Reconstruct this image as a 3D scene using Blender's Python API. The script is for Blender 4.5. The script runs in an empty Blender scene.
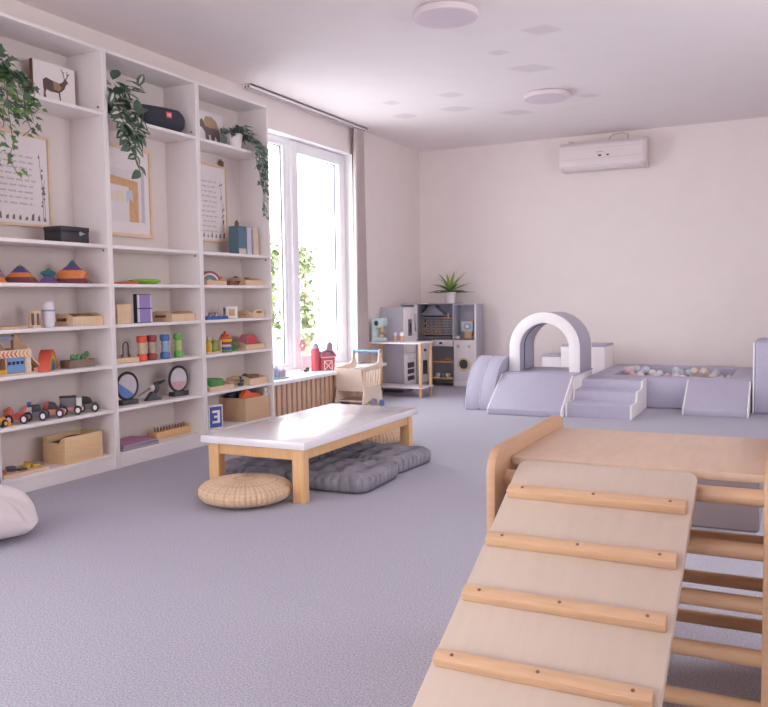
import bpy, bmesh, math, random
from math import sin, cos, pi, radians, sqrt
from mathutils import Vector, Matrix
random.seed(7)
S = bpy.context.scene
C = S.collection

# ------------------------------------------------------------------ materials
def lin(c):
    c = c / 255.0
    return c / 12.92 if c <= 0.04045 else ((c + 0.055) / 1.055) ** 2.4
_mc = {}
def mat(name, rgb, rough=0.6, var=0.05, scale=30.0, stretch=(1, 1, 1), bump=0.0, bscale=None, spec=0.5, metal=0.0, rgb2=None, coat=0.0, detail=3.0):
    """procedural principled material: noise between two close tones of one colour, optional bump"""
    if name in _mc:
        return _mc[name]
    m = bpy.data.materials.new(name)
    m.use_nodes = True
    nt = m.node_tree
    b = nt.nodes['Principled BSDF']
    a = [lin(x) for x in rgb]
    if rgb2 is not None:
        lo, hi = [lin(x) for x in rgb2], a
    else:
        lo, hi = [x * (1 - var) for x in a], [min(1, x * (1 + var)) for x in a]
    tc = nt.nodes.new('ShaderNodeTexCoord')
    mp = nt.nodes.new('ShaderNodeMapping')
    mp.inputs['Scale'].default_value = stretch
    no = nt.nodes.new('ShaderNodeTexNoise')
    no.inputs['Scale'].default_value = scale
    no.inputs['Detail'].default_value = detail
    cr = nt.nodes.new('ShaderNodeValToRGB')
    cr.color_ramp.elements[0].position = 0.3
    cr.color_ramp.elements[1].position = 0.7
    cr.color_ramp.elements[0].color = (*lo, 1)
    cr.color_ramp.elements[1].color = (*hi, 1)
    L = nt.links.new
    L(tc.outputs['Object'], mp.inputs['Vector'])
    L(mp.outputs['Vector'], no.inputs['Vector'])
    L(no.outputs['Fac'], cr.inputs['Fac'])
    L(cr.outputs['Color'], b.inputs['Base Color'])
    b.inputs['Roughness'].default_value = rough
    b.inputs['Specular IOR Level'].default_value = spec
    b.inputs['Metallic'].default_value = metal
    b.inputs['Coat Weight'].default_value = coat
    b.inputs['Coat Roughness'].default_value = 0.2
    if bump:
        n2 = nt.nodes.new('ShaderNodeTexNoise')
        n2.inputs['Scale'].default_value = bscale or scale
        n2.inputs['Detail'].default_value = 4
        L(mp.outputs['Vector'], n2.inputs['Vector'])
        bp = nt.nodes.new('ShaderNodeBump')
        bp.inputs['Strength'].default_value = bump
        bp.inputs['Distance'].default_value = 0.004
        L(n2.outputs['Fac'], bp.inputs['Height'])
        L(bp.outputs['Normal'], b.inputs['Normal'])
    _mc[name] = m
    return m

def col(r, g, b, rough=0.5, **k):
    return mat('paint_%d_%d_%d_%d' % (r, g, b, rough * 100), (r, g, b), rough, **k)

WALL = mat('wall_paint', (236, 226, 223), 0.9, 0.012, 6, bump=0.03, bscale=120)
SHELF = mat('white_laminate', (236, 229, 228), 0.45, 0.01, 12)
WHITE = mat('white_plastic', (236, 229, 231), 0.4, 0.01, 15)
PVC = mat('window_pvc', (247, 246, 249), 0.3, 0.01, 10)
BIRCH = mat('birch_plywood', (192, 174, 159), 0.5, 0.03, 9, (6, 1, 1))
BEECH = mat('beech_wood', (200, 162, 128), 0.45, 0.06, 14, (1, 8, 8))
DECKW = mat('deck_plywood', (206, 178, 156), 0.5, 0.04, 9, (6, 1, 1))
PANELW = mat('panel_beech', (192, 152, 118), 0.5, 0.06, 14, (1, 8, 8))
PINE = mat('pine_wood', (224, 180, 130), 0.5, 0.07, 12, (8, 8, 1))
PLY = mat('plywood_toy', (222, 192, 160), 0.55, 0.06, 25, (1, 5, 1))
SLATW = mat('slat_wood', (214, 178, 150), 0.6, 0.12, 9, (6, 12, 1))
FRAMEW = mat('pale_frame_wood', (226, 200, 172), 0.5, 0.05, 20)
BROWNW = mat('brown_wood', (128, 92, 70), 0.55, 0.1, 25)
FOAMG = mat('lilac_vinyl', (180, 176, 196), 0.42, 0.02, 20)
FOAMW = mat('white_vinyl', (244, 238, 240), 0.42, 0.01, 20)
KGREY = mat('kitchen_grey', (184, 182, 194), 0.5, 0.02, 15)
KDARK = mat('kitchen_dark', (122, 118, 128), 0.5, 0.03, 15)
KWHITE = mat('kitchen_white', (236, 229, 232), 0.45, 0.01, 15)
BLACK = mat('soft_black', (52, 50, 56), 0.45, 0.05, 20)
CHARC = mat('charcoal', (70, 68, 74), 0.5, 0.05, 20)
METAL = mat('brushed_steel', (190, 188, 192), 0.3, 0.03, 30, metal=0.9)
ALU = mat('rail_aluminium', (182, 172, 178), 0.5, 0.03, 30)
STRAW = mat('straw_weave', (214, 184, 156), 0.75, 0.06, 60, bump=0.4, bscale=90)
LEAF = mat('ivy_leaf', (88, 116, 88), 0.5, 0.25, 14)
LEAF2 = mat('ivy_leaf_light', (112, 148, 78), 0.5, 0.2, 14)
LEAF3 = mat('grey_green_leaf', (112, 134, 122), 0.55, 0.2, 14)
LEAFD = mat('pothos_leaf', (84, 106, 88), 0.45, 0.2, 14)
CREAM = mat('pothos_cream', (206, 206, 186), 0.5, 0.06, 14)
STEM = mat('vine_stem', (110, 104, 78), 0.6, 0.1, 20)
PAPER = mat('paper', (234, 226, 226), 0.8, 0.015, 30)
INK = mat('print_ink', (158, 147, 150), 0.8, 0.1, 40)
INKD = mat('print_ink_dark', (124, 114, 120), 0.8, 0.1, 40)
CUSH = mat('grey_cushion_cotton', (140, 136, 146), 0.9, 0.16, 8, bump=0.25, bscale=160)
CUSHB = mat('cushion_piping', (98, 95, 106), 0.9, 0.1, 30)
OFFW = mat('offwhite_linen', (222, 212, 214), 0.9, 0.03, 20, bump=0.2, bscale=200)
CURT = mat('curtain_linen', (196, 182, 180), 0.9, 0.04, 40, (1, 1, .1), bump=0.1, bscale=200)
TOPM = mat('table_laminate', (238, 234, 240), 0.22, 0.015, 10, spec=0.8, coat=1.0)

# ------------------------------------------------------------------ mesh builder
class MB:
    def __init__(self, org=(0, 0, 0)):
        self.o = Vector(org)
        self.v, self.f, self.m, self.s = [], [], [], []
        self.mi = 0
        self.xf = None
    def add(self, verts, faces, smooth=True):
        n = len(self.v)
        for q in verts:
            q = Vector(q)
            if self.xf is not None:
                q = self.xf @ q
            self.v.append(q - self.o)
        for fc in faces:
            self.f.append([n + i for i in fc])
            self.m.append(self.mi)
            self.s.append(smooth)
        return self
    def box(self, x0, x1, y0, y1, z0, z1, bev=0.0, seg=2, rot=None):
        b = bmesh.new()
        bmesh.ops.create_cube(b, size=1)
        sx, sy, sz = abs(x1 - x0), abs(y1 - y0), abs(z1 - z0)
        for q in b.verts:
            q.co = Vector((q.co.x * sx, q.co.y * sy, q.co.z * sz))
        bev = min(bev, sx * .45, sy * .45, sz * .45)
        if bev > 0:
            bmesh.ops.bevel(b, geom=list(b.edges), offset=bev, segments=seg, profile=0.5, affect='EDGES')
        M = Matrix.Translation(((x0 + x1) / 2, (y0 + y1) / 2, (z0 + z1) / 2))
        if rot is not None:
            M = M @ rot
        return self._bm(b, M)
    def _bm(self, b, M=None):
        b.verts.index_update()
        vs = [(M @ q.co) if M else q.co.copy() for q in b.verts]
        fs = [[q.index for q in f.verts] for f in b.faces]
        b.free()
        return self.add(vs, fs)
    def prism(self, poly, axis, a0, a1, bev=0.0, seg=2):
        """poly in the two other axes: axis x -> (y,z), y -> (x,z), z -> (x,y)"""
        def P(p, a):
            return {'x': (a, p[0], p[1]), 'y': (p[0], a, p[1]), 'z': (p[0], p[1], a)}[axis]
        b = bmesh.new()
        lo = [b.verts.new(P(p, a0)) for p in poly]
        hi = [b.verts.new(P(p, a1)) for p in poly]
        n = len(poly)
        b.faces.new(lo)
        b.faces.new(hi)
        for i in range(n):
            b.faces.new((lo[i], lo[(i + 1) % n], hi[(i + 1) % n], hi[i]))
        bmesh.ops.recalc_face_normals(b, faces=list(b.faces))
        if bev > 0:
            ed = [e for e in b.edges if e.calc_face_angle(0) > 0.5]
            bmesh.ops.bevel(b, geom=ed, offset=bev, segments=seg, profile=0.5, affect='EDGES')
        return self._bm(b)
    def cyl(self, p0, p1, r0, r1=None, n=20, caps=True):
        p0, p1 = Vector(p0), Vector(p1)
        r1 = r0 if r1 is None else r1
        d = (p1 - p0).normalized()
        a = d.orthogonal().normalized()
        b = d.cross(a)
        vs = []
        for p, r in ((p0, r0), (p1, r1)):
            vs += [p + (a * cos(2 * pi * i / n) + b * sin(2 * pi * i / n)) * r for i in range(n)]
        fs = [[i, (i + 1) % n, n + (i + 1) % n, n + i] for i in range(n)]
        if caps:
            fs += [list(range(n))[::-1], list(range(n, 2 * n))]
        return self.add(vs, fs)
    def lathe(self, prof, c=(0, 0, 0), n=28, axis=None):
        """closed profile of (r,z) from bottom to top"""
        c = Vector(c)
        Q = axis.to_track_quat('Z', 'Y').to_matrix() if axis is not None else None
        vs, fs, rings = [], [], []
        for r, z in prof:
            if r < 1e-6:
                rings.append([len(vs)])
                q = Vector((0, 0, z))
                vs.append(c + (Q @ q if Q else q))
            else:
                rings.append(list(range(len(vs), len(vs) + n)))
                for i in range(n):
                    q = Vector((r * cos(2 * pi * i / n), r * sin(2 * pi * i / n), z))
                    vs.append(c + (Q @ q if Q else q))
        for A, B in zip(rings, rings[1:]):
            for i in range(n):
                j = (i + 1) % n
                if len(A) == 1 and len(B) > 1:
                    fs.append([A[0], B[j], B[i]][::-1])
                elif len(B) == 1 and len(A) > 1:
                    fs.append([A[i], A[j], B[0]])
                elif len(A) > 1:
                    fs.append([A[i], A[j], B[j], B[i]])
        if len(rings[0]) > 1:
            fs.append(rings[0][::-1])
        if len(rings[-1]) > 1:
            fs.append(rings[-1])
        return self.add(vs, fs)
    def ball(self, c, r, sc=(1, 1, 1), n=16, m=10):
        prof = [(r * sin(pi * i / m), -r * cos(pi * i / m)) for i in range(m + 1)]
        prof[0] = (0, -r); prof[-1] = (0, r)
        k = len(self.v)
        self.lathe(prof, (0, 0, 0), n)
        X = self.xf.inverted() if self.xf is not None else None
        for i in range(k, len(self.v)):
            q = self.v[i] + self.o
            if X is not None:
                q = X @ q
            q = Vector((q.x * sc[0] + c[0], q.y * sc[1] + c[1], q.z * sc[2] + c[2]))
            if self.xf is not None:
                q = self.xf @ q
            self.v[i] = q - self.o
        return self
    def tube(self, pts, r, n=8):
        pts = [Vector(p) for p in pts]
        k = len(pts)
        vs, fs = [], []
        ref = None
        for i, p in enumerate(pts):
            d = (pts[min(i + 1, k - 1)] - pts[max(i - 1, 0)]).normalized()
            if ref is None:
                ref = d.orthogonal().normalized()
            a = (ref - d * ref.dot(d))
            a = a.normalized() if a.length > 1e-6 else d.orthogonal().normalized()
            ref = a
            b = d.cross(a)
            rr = r[i] if isinstance(r, (list, tuple)) else r
            vs += [p + (a * cos(2 * pi * j / n) + b * sin(2 * pi * j / n)) * rr for j in range(n)]
        for i in range(k - 1):
            for j in range(n):
                fs.append([i * n + j, i * n + (j + 1) % n, (i + 1) * n + (j + 1) % n, (i + 1) * n + j])
        fs += [list(range(n))[::-1], list(range((k - 1) * n, k * n))]
        return self.add(vs, fs)
    def ring(self, c, R, r, axis, n=36, m=8, a0=0.0, a1=2 * pi):
        d = Vector(axis).normalized()
        a = d.orthogonal().normalized()
        b = d.cross(a)
        c = Vector(c)
        full = abs(a1 - a0 - 2 * pi) < 1e-6
        K = n if full else n + 1
        vs, fs = [], []
        for i in range(K):
            t = a0 + (a1 - a0) * i / n
            rad = a * cos(t) + b * sin(t)
            for j in range(m):
                u = 2 * pi * j / m
                vs.append(c + rad * (R + r * cos(u)) + d * r * sin(u))
        for i in range(n):
            i2 = (i + 1) % K
            for j in range(m):
                fs.append([i * m + j, i2 * m + j, i2 * m + (j + 1) % m, i * m + (j + 1) % m])
        return self.add(vs, fs)
    def leaf(self, base, d, up, L, w, bend=0.25, kind='oval'):
        """a small curved leaf blade"""
        base, d, up = Vector(base), Vector(d).normalized(), Vector(up)
        s = d.cross(up)
        s = s.normalized() if s.length > 1e-4 else d.orthogonal().normalized()
        nn = s.cross(d).normalized()
        if kind == 'ivy':
            out = [(0, 0), (-.05, .42), (.22, .30), (.35, .52), (.55, .26), (1, 0)]
        else:
            out = [(0, .02), (.18, .3), (.42, .46), (.68, .38), (.88, .17), (1, .0)]
        vs = []
        for t, q in out:
            ctr = base + d * (t * L) - nn * (bend * L * t * t)
            vs += [ctr - s * (q * w) + nn * (q * w * .25), ctr, ctr + s * (q * w) + nn * (q * w * .25)]
        fs = []
        for i in range(len(out) - 1):
            a = i * 3
            fs += [[a, a + 3, a + 4, a + 1], [a + 1, a + 4, a + 5, a + 2]]
        return self.add(vs, fs)
    def build(self, name, mats, parent=None, sharp=32, label=None):
        me = bpy.data.meshes.new(name)
        me.from_pydata([tuple(q) for q in self.v], [], self.f)
        if not isinstance(mats, (list, tuple)):
            mats = [mats]
        for m in mats:
            me.materials.append(m)
        me.polygons.foreach_set('material_index', self.m)
        me.polygons.foreach_set('use_smooth', self.s)
        me.validate()
        b = bmesh.new()
        b.from_mesh(me)
        bmesh.ops.recalc_face_normals(b, faces=list(b.faces))
        b.to_mesh(me)
        b.free()
        me.update()
        if sharp:
            me.set_sharp_from_angle(angle=radians(sharp))
        o = bpy.data.objects.new(name, me)
        C.objects.link(o)
        if parent is not None:
            o.parent = parent
        if label:
            o['label'] = label
        return o

def thing(name, label, cat, loc=(0, 0, 0), rz=0.0, group=None):
    o = bpy.data.objects.new(name, None)
    C.objects.link(o)
    o.location = loc
    o.rotation_euler = (0, 0, rz)
    o.empty_display_size = 0.05
    o['label'] = label
    o['category'] = cat
    if group:
        o['group'] = group
    return o
def solo(mb, name, mats, label, cat, loc=(0, 0, 0), rz=0.0, group=None, sharp=32):
    o = mb.build(name, mats, None, sharp)
    o.location = loc
    o.rotation_euler = (0, 0, rz)
    o['label'] = label
    o['category'] = cat
    if group:
        o['group'] = group
    return o
def struct(mb, name, mats, parent=None, sharp=32):
    o = mb.build(name, mats, parent, sharp)
    if parent is None:
        o['kind'] = 'structure'
    return o
def dup(root, loc=None, rz=None, label=None, group=None):
    r = root.copy(); C.objects.link(r)
    if loc is not None: r.location = loc
    if rz is not None: r.rotation_euler = (0, 0, rz)
    if label: r['label'] = label
    if group: r['group'] = group
    for ch in list(root.children):
        c = ch.copy(); C.objects.link(c); c.parent = r
        for g in list(ch.children):
            d = g.copy(); C.objects.link(d); d.parent = c
    return r

def scribble(mb, o, r, u, L, h, seed, t=0.0016):
    """one line of handwritten script as a thin raised ribbon (o start, r right, u up)"""
    rnd = random.Random(seed)
    o, r, u = Vector(o), Vector(r), Vector(u)
    x = 0.0
    while x < L:
        wl = min(rnd.uniform(.02, .06), L - x)
        n = max(4, int(wl / .003))
        pts = []
        for i in range(n + 1):
            q = i / n
            amp = h * (.35 + .25 * rnd.random()) * (1.8 if rnd.random() < .12 else 1)
            pts.append(o + r * (x + wl * q) + u * (amp * (1 if i % 2 else -.4)))
        vs, fs = [], []
        for p in pts:
            vs += [p - u * t, p + u * t]
        for i in range(n):
            fs.append([2 * i, 2 * i + 1, 2 * i + 3, 2 * i + 2])
        mb.add(vs, fs, False)
        x += wl + .012

# ------------------------------------------------------------------ the room
RW, RL, RF, RH = 5.6, 8.606, -2.6, 2.614      # right wall X, back wall Y, front wall Y, ceiling Z
T = 0.30
WY0, WY1, WZ0, WZ1 = 5.32, 7.01, 0.345, 2.352   # window opening in the left wall

carpet = mat('grey_carpet', (224, 222, 234), 0.95, 0.0, 180, rgb2=(112, 109, 124), bump=0.6, bscale=260, spec=0.1, detail=3)
for nd in carpet.node_tree.nodes:
    if nd.type == 'TEX_NOISE':
        nd.inputs['Detail'].default_value = 6
        nd.inputs['Roughness'].default_value = .82
struct(MB().box(0 - T, RW + T, RF - T, RL + T, -0.12, 0.0), 'floor', carpet)

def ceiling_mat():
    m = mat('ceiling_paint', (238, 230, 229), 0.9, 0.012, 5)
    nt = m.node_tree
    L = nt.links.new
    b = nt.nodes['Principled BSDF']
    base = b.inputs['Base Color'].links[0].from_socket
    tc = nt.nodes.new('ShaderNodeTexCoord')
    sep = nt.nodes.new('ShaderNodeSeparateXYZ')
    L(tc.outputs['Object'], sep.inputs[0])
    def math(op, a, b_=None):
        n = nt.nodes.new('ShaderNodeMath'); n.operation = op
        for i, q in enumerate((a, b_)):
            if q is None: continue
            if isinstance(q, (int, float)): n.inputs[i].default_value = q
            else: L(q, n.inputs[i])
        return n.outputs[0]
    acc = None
    # light-and-shadow patches painted into the ceiling colour: centre x, y, half sizes
    for cx, cy, hx, hy in SHADE_PATCHES:
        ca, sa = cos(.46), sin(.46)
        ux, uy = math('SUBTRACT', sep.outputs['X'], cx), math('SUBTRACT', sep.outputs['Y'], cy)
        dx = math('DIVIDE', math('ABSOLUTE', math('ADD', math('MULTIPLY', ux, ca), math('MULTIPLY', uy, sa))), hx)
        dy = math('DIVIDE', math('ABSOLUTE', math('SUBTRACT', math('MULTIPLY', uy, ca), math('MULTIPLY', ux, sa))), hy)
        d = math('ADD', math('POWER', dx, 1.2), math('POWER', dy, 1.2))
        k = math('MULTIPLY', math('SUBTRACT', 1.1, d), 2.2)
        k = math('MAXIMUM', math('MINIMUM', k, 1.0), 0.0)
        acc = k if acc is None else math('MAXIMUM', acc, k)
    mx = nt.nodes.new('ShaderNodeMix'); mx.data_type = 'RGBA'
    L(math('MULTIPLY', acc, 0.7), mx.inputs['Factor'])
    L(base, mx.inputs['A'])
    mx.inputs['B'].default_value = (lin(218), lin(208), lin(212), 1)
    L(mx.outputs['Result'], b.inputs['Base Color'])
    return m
SHADE_PATCHES = [(2.387, 5.101, .138, .107), (2.002, 5.423, .089, .07), (2.084, 5.905, .19, .12), (1.288, 6.343, .123, .101), (1.147, 6.832, .177, .117),
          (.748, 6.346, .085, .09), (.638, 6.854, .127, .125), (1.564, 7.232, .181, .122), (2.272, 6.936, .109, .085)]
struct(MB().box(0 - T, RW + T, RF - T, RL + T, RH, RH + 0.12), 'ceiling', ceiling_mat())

def wall_with_holes(name, axis, a0, a1, u0, u1, holes):
    """axis x: wall plane normal X, u = Y; axis y: normal Y, u = X"""
    w = MB()
    def bx(ua, ub, za, zb):
        if ub - ua < 1e-4 or zb - za < 1e-4: return
        if axis == 'x': w.box(a0, a1, ua, ub, za, zb)
        else: w.box(ua, ub, a0, a1, za, zb)
    cur = u0
    for ha, hb, za, zb in holes:
        bx(cur, ha, 0, RH)
        bx(ha, hb, 0, za)
        bx(ha, hb, zb, RH)
        cur = hb
    bx(cur, u1, 0, RH)
    return struct(w, name, WALL)
wall_with_holes('wall_left', 'x', -T, 0, RF, RL, [(-1.9, .9, WZ0, WZ1), (WY0, WY1, WZ0 - .035, WZ1)])
wall_with_holes('wall_back', 'y', RL, RL + T, -T, RW + T, [])
wall_with_holes('wall_right', 'x', RW, RW + T, RF, RL, [(3.3, 4.9, .8, 2.35)])
wall_with_holes('wall_front', 'y', RF - T, RF, -T, RW + T, [(1.4, 3.4, .8, 2.3)])

def glass_mat():
    m = bpy.data.materials.new('window_glass')
    m.use_nodes = True
    nt = m.node_tree
    nt.nodes.remove(nt.nodes['Principled BSDF'])
    tr = nt.nodes.new('ShaderNodeBsdfTransparent')
    gl = nt.nodes.new('ShaderNodeBsdfGlossy')
    gl.inputs['Roughness'].default_value = 0.02
    lw = nt.nodes.new('ShaderNodeLayerWeight')
    lw.inputs['Blend'].default_value = 0.5
    pw = nt.nodes.new('ShaderNodeMath'); pw.operation = 'POWER'; pw.inputs[1].default_value = 5
    fr = nt.nodes.new('ShaderNodeMath'); fr.operation = 'MULTIPLY_ADD'
    fr.inputs[1].default_value = .45; fr.inputs[2].default_value = .025
    nt.links.new(lw.outputs['Facing'], pw.inputs[0])
    nt.links.new(pw.outputs[0], fr.inputs[0])
    mx = nt.nodes.new('ShaderNodeMixShader')
    nt.links.new(fr.outputs[0], mx.inputs[0])
    nt.links.new(tr.outputs[0], mx.inputs[1])
    nt.links.new(gl.outputs[0], mx.inputs[2])
    nt.links.new(mx.outputs[0], nt.nodes['Material Output'].inputs['Surface'])
    return m
GLASS = glass_mat()

# window of the left wall: fixed narrow light, mullion, opening sash
fx0, fx1 = -0.17, -0.10
win = struct(MB().box(fx0, fx1, WY0, WY0 + .05, WZ0, WZ1, .006).box(fx0, fx1, WY1 - .05, WY1, WZ0, WZ1, .006)
             .box(fx0, fx1, WY0 + .05, WY1 - .05, WZ0, WZ0 + .05, .006).box(fx0, fx1, WY0 + .05, WY1 - .05, WZ1 - .05, WZ1, .006)
             .box(fx0, fx1, 6.0, 6.075, WZ0 + .05, WZ1 - .05, .006), 'window_1', PVC)
rv = MB().box(-.10, .0015, WY1 - .003, WY1, WZ0, WZ1).box(-.10, .0015, WY0, WY0 + .003, WZ0, WZ1).box(-.10, .0015, WY0 + .003, WY1 - .003, WZ1 - .003, WZ1)
struct(rv, 'trim_1', mat('reveal_white', (247, 245, 246), .8, .005, 10))
def sash(y0, y1, z0, z1, w, x0, x1):
    return (MB().box(x0, x1, y0, y0 + w, z0, z1, .006).box(x0, x1, y1 - w, y1, z0, z1, .006)
            .box(x0, x1, y0 + w, y1 - w, z0, z0 + w, .006).box(x0, x1, y0 + w, y1 - w, z1 - w, z1, .006))
sash(6.055, WY1 - .025, WZ0 + .028, WZ1 - .012, .098, -0.155, -0.075).build('opening_sash', PVC, win)
MB().box(-.135, -.131, 6.145, 6.895, WZ0 + .118, WZ1 - .10).build('sash_pane', GLASS, win)
gk = MB()
y0, y1, z0, z1 = 6.153, 6.887, WZ0 + .126, WZ1 - .11
for q in ((y0, y0 + .005, z0, z1), (y1 - .005, y1, z0, z1), (y0, y1, z0, z0 + .005), (y0, y1, z1 - .005, z1)):
    gk.box(-.137, -.125, *q)
y0, y1, z0, z1 = 5.365, 5.985, WZ0 + .05, WZ1 - .05
sash(5.36, 6.01, WZ0 + .03, WZ1 - .03, .045, -0.16, -0.105).build('fixed_sash', PVC, win)
for q in ((5.405, 5.41, z0 + .025, z1 - .025), (5.96, 5.965, z0 + .025, z1 - .025), (5.405, 5.965, z0 + .025, z0 + .03), (5.405, 5.965, z1 - .03, z1 - .025)):
    gk.box(-.137, -.125, *q)
MB().box(-.135, -.131, 5.40, 5.97, z0 + .02, z1 - .02).build('fixed_pane', GLASS, win)
gk.build('gasket', CHARC, win)
MB().box(-.075, -.062, 6.09, 6.12, 1.12, 1.20, .004).cyl((-.062, 6.105, 1.17), (-.035, 6.105, 1.17), .009).box(-.045, -.028, 6.094, 6.116, 1.05, 1.18, .006).build('window_handle', WHITE, win)

def unseen_window(n, axis, c, u0, u1, z0, z1):
    def bx(m, ua, ub, za, zb, d0, d1, bev=.005):
        return m.box(c + d0, c + d1, ua, ub, za, zb, bev) if axis == 'x' else m.box(ua, ub, c + d0, c + d1, za, zb, bev)
    f = MB()
    for q in ((u0, u0 + .07, z0, z1), (u1 - .07, u1, z0, z1), (u0 + .07, u1 - .07, z0, z0 + .07), (u0 + .07, u1 - .07, z1 - .07, z1), ((u0 + u1) / 2 - .05, (u0 + u1) / 2 + .05, z0 + .07, z1 - .07)):
        bx(f, *q, -.03, .03)
    w = struct(f, 'window_%d' % n, PVC)
    bx(MB(), u0 + .06, u1 - .06, z0 + .06, z1 - .06, -.003, .003, 0).build('pane', GLASS, w)
unseen_window(2, 'x', -.14, -1.9, .9, WZ0, WZ1)
unseen_window(3, 'x', RW + .15, 3.3, 4.9, .8, 2.35)  # unseen right-wall window, added to brighten the right side of the room
unseen_window(4, 'y', RF - .15, 1.4, 3.4, .8, 2.3)  # unseen window behind the camera, added for more daylight

# sill board and radiator cover
o = MB().box(-.10, .275, 5.162, 7.15, .313, .345, .008).build('windowsill_board', PVC)
o['kind'] = 'structure'
rc = thing('radiator_cover', 'light wood slatted radiator cover under the windowsill', 'radiator cover', (.1, 6.0, 0))
s = MB((.1, 6.0, 0))
y = 5.19
while y < 7.02:
    s.box(.185, .205, y, y + .052, .045, .31, .003)
    y += .0745
s.build('slat_panel', SLATW, rc)
MB((.1, 6.0, 0)).box(.165, .185, 5.165, 7.06, .25, .285).box(.165, .185, 5.165, 7.06, .06, .095).box(.02, .185, 7.03, 7.06, 0, .31).box(.02, .185, 5.165, 5.187, 0, .31).build('cover_frame', SLATW, rc)

# curtain rail and curtain
rail_o = thing('curtain_rail', 'long white ceiling curtain rail above the window', 'curtain rail', (.065, 6.1, RH - .04))
rail2 = MB((.065, 6.1, RH - .04)).box(.032, .044, 5.23, 7.15, RH - .03, RH, .002).box(.058, .070, 5.23, 7.15, RH - .03, RH, .002).box(.084, .096, 5.23, 7.15, RH - .03, RH, .002).box(.032, .096, 5.23, 7.15, RH - .012, RH - .001)
rail2.build('track', WHITE, rail_o)
MB((.065, 6.1, RH - .04)).box(.045, .057, 5.235, 7.145, RH - .028, RH - .013).box(.071, .083, 5.235, 7.145, RH - .028, RH - .013).build('groove', CHARC, rail_o)
ct = thing('curtain', 'narrow drawn beige-grey curtain hanging right of the window', 'curtain', (.07, 6.97, 2.56))
m = MB((.07, 6.97, 2.56))
N, vs, fs = 60, [], []
for side in (0, 1):
    for k, (z, sp) in enumerate(((2.575, .098), (2.48, .095), (1.6, .10), (.9, .11), (.352, .115))):
        for i in range(N + 1):
            q = i / N
            yy = 7.04 - .008 * k + sp * (q * 2 - 1)
            xx = .062 + .028 * sin(q * 2 * pi * 4 + .3 * k) * (.7 + .1 * k) + (side - .5) * .004
            vs.append((xx, yy, z))
    K = side * 5 * (N + 1)
    for k in range(4):
        for i in range(N):
            a = K + k * (N + 1) + i
            fs.append([a, a + 1, a + N + 2, a + N + 1])
m.add(vs, fs)
m.build('cloth', CURT, ct)
hk = MB((.07, 6.97, 2.56))
for i in range(6):
    hk.box(.058, .07, 6.95 + i * .035, 6.96 + i * .035, 2.55, RH - .028)
hk.build('hooks', WHITE, ct)

# ceiling lights
def light(x, y, label):
    t = thing('ceiling_light', label, 'ceiling light', (x, y, RH), 0, 'round ceiling lights')
    MB().lathe([(.10, -.001), (.175, -.001), (.187, -.010), (.187, -.036), (.182, -.042), (.174, -.040)][::-1], n=48).build('rim', mat('lamp_rim', (226, 212, 216), .45, .01), t)
    MB().lathe([(0, -.043), (.10, -.042), (.160, -.040), (.174, -.036), (.174, -.012), (0, -.012)], n=48).build('diffuser', mat('lamp_diffuser', (220, 206, 214), .5, .01), t)
light(1.99, 4.50, 'round white flush ceiling light nearer the bookcases and the camera')
light(1.988, 6.70, 'round white flush ceiling light nearer the air conditioner')

# air conditioner
ac = thing('air_conditioner', 'white split air conditioner high on the back wall', 'air conditioner', (2.08, RL, 2.23))
m = MB((2.08, RL, 2.23))
prof = [(RL - .005, 2.235), (RL - .15, 2.235), (RL - .195, 2.275), (RL - .205, 2.33), (RL - .20, 2.475), (RL - .17, 2.51), (RL - .005, 2.51)]
m.prism(prof, 'x', 1.655, 2.475, .006)
m.build('housing', mat('ac_white', (228, 216, 216), .4, .01), ac)
MB((2.08, RL, 2.23)).prism([(RL - .006, 2.23), (RL - .152, 2.23), (RL - .198, 2.272), (RL - .208, 2.33), (RL - .204, 2.48), (RL - .17, 2.515), (RL - .006, 2.515)], 'x', 2.475, 2.51, .006).build('end_cap', mat('ac_cap', (216, 202, 202), .4, .01), ac)
MB((2.08, RL, 2.23)).box(1.66, 2.47, RL - .2065, RL - .19, 2.338, 2.342).box(1.66, 2.47, RL - .203, RL - .19, 2.44, 2.443).build('panel_seam', mat('ac_seam', (205, 193, 195), .5, .01), ac)
MB((2.08, RL, 2.23)).box(1.70, 2.44, RL - .202, RL - .175, 2.262, 2.27, rot=Matrix.Rotation(radians(-40), 4, 'X')).build('louver', WHITE, ac)
MB((2.08, RL, 2.23)).box(2.045, 2.075, RL - .2095, RL - .20, 2.355, 2.372).box(2.125, 2.15, RL - .2095, RL - .20, 2.358, 2.372).build('display', BLACK, ac)
MB((2.08, RL, 2.23)).box(2.03, 2.09, RL - .2095, RL - .20, 2.395, 2.402).build('badge', mat('ac_badge', (170, 158, 162), .4, .01), ac)
cb = MB((2.08, RL, 2.23))
cb.tube([(2.12, RL - .03, 2.505), (2.12, RL - .02, 2.56), (2.15, RL - .015, 2.59), (2.25, RL - .015, 2.598), (2.30, RL - .015, 2.58), (2.31, RL - .03, 2.505)], .006)
cb.tube([(1.8, RL - .03, 2.505), (1.74, RL - .02, 2.55), (1.70, RL - .015, 2.555)], .006)
cb.build('cable', mat('ac_cable', (200, 186, 178), .5, .02), ac)

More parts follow.
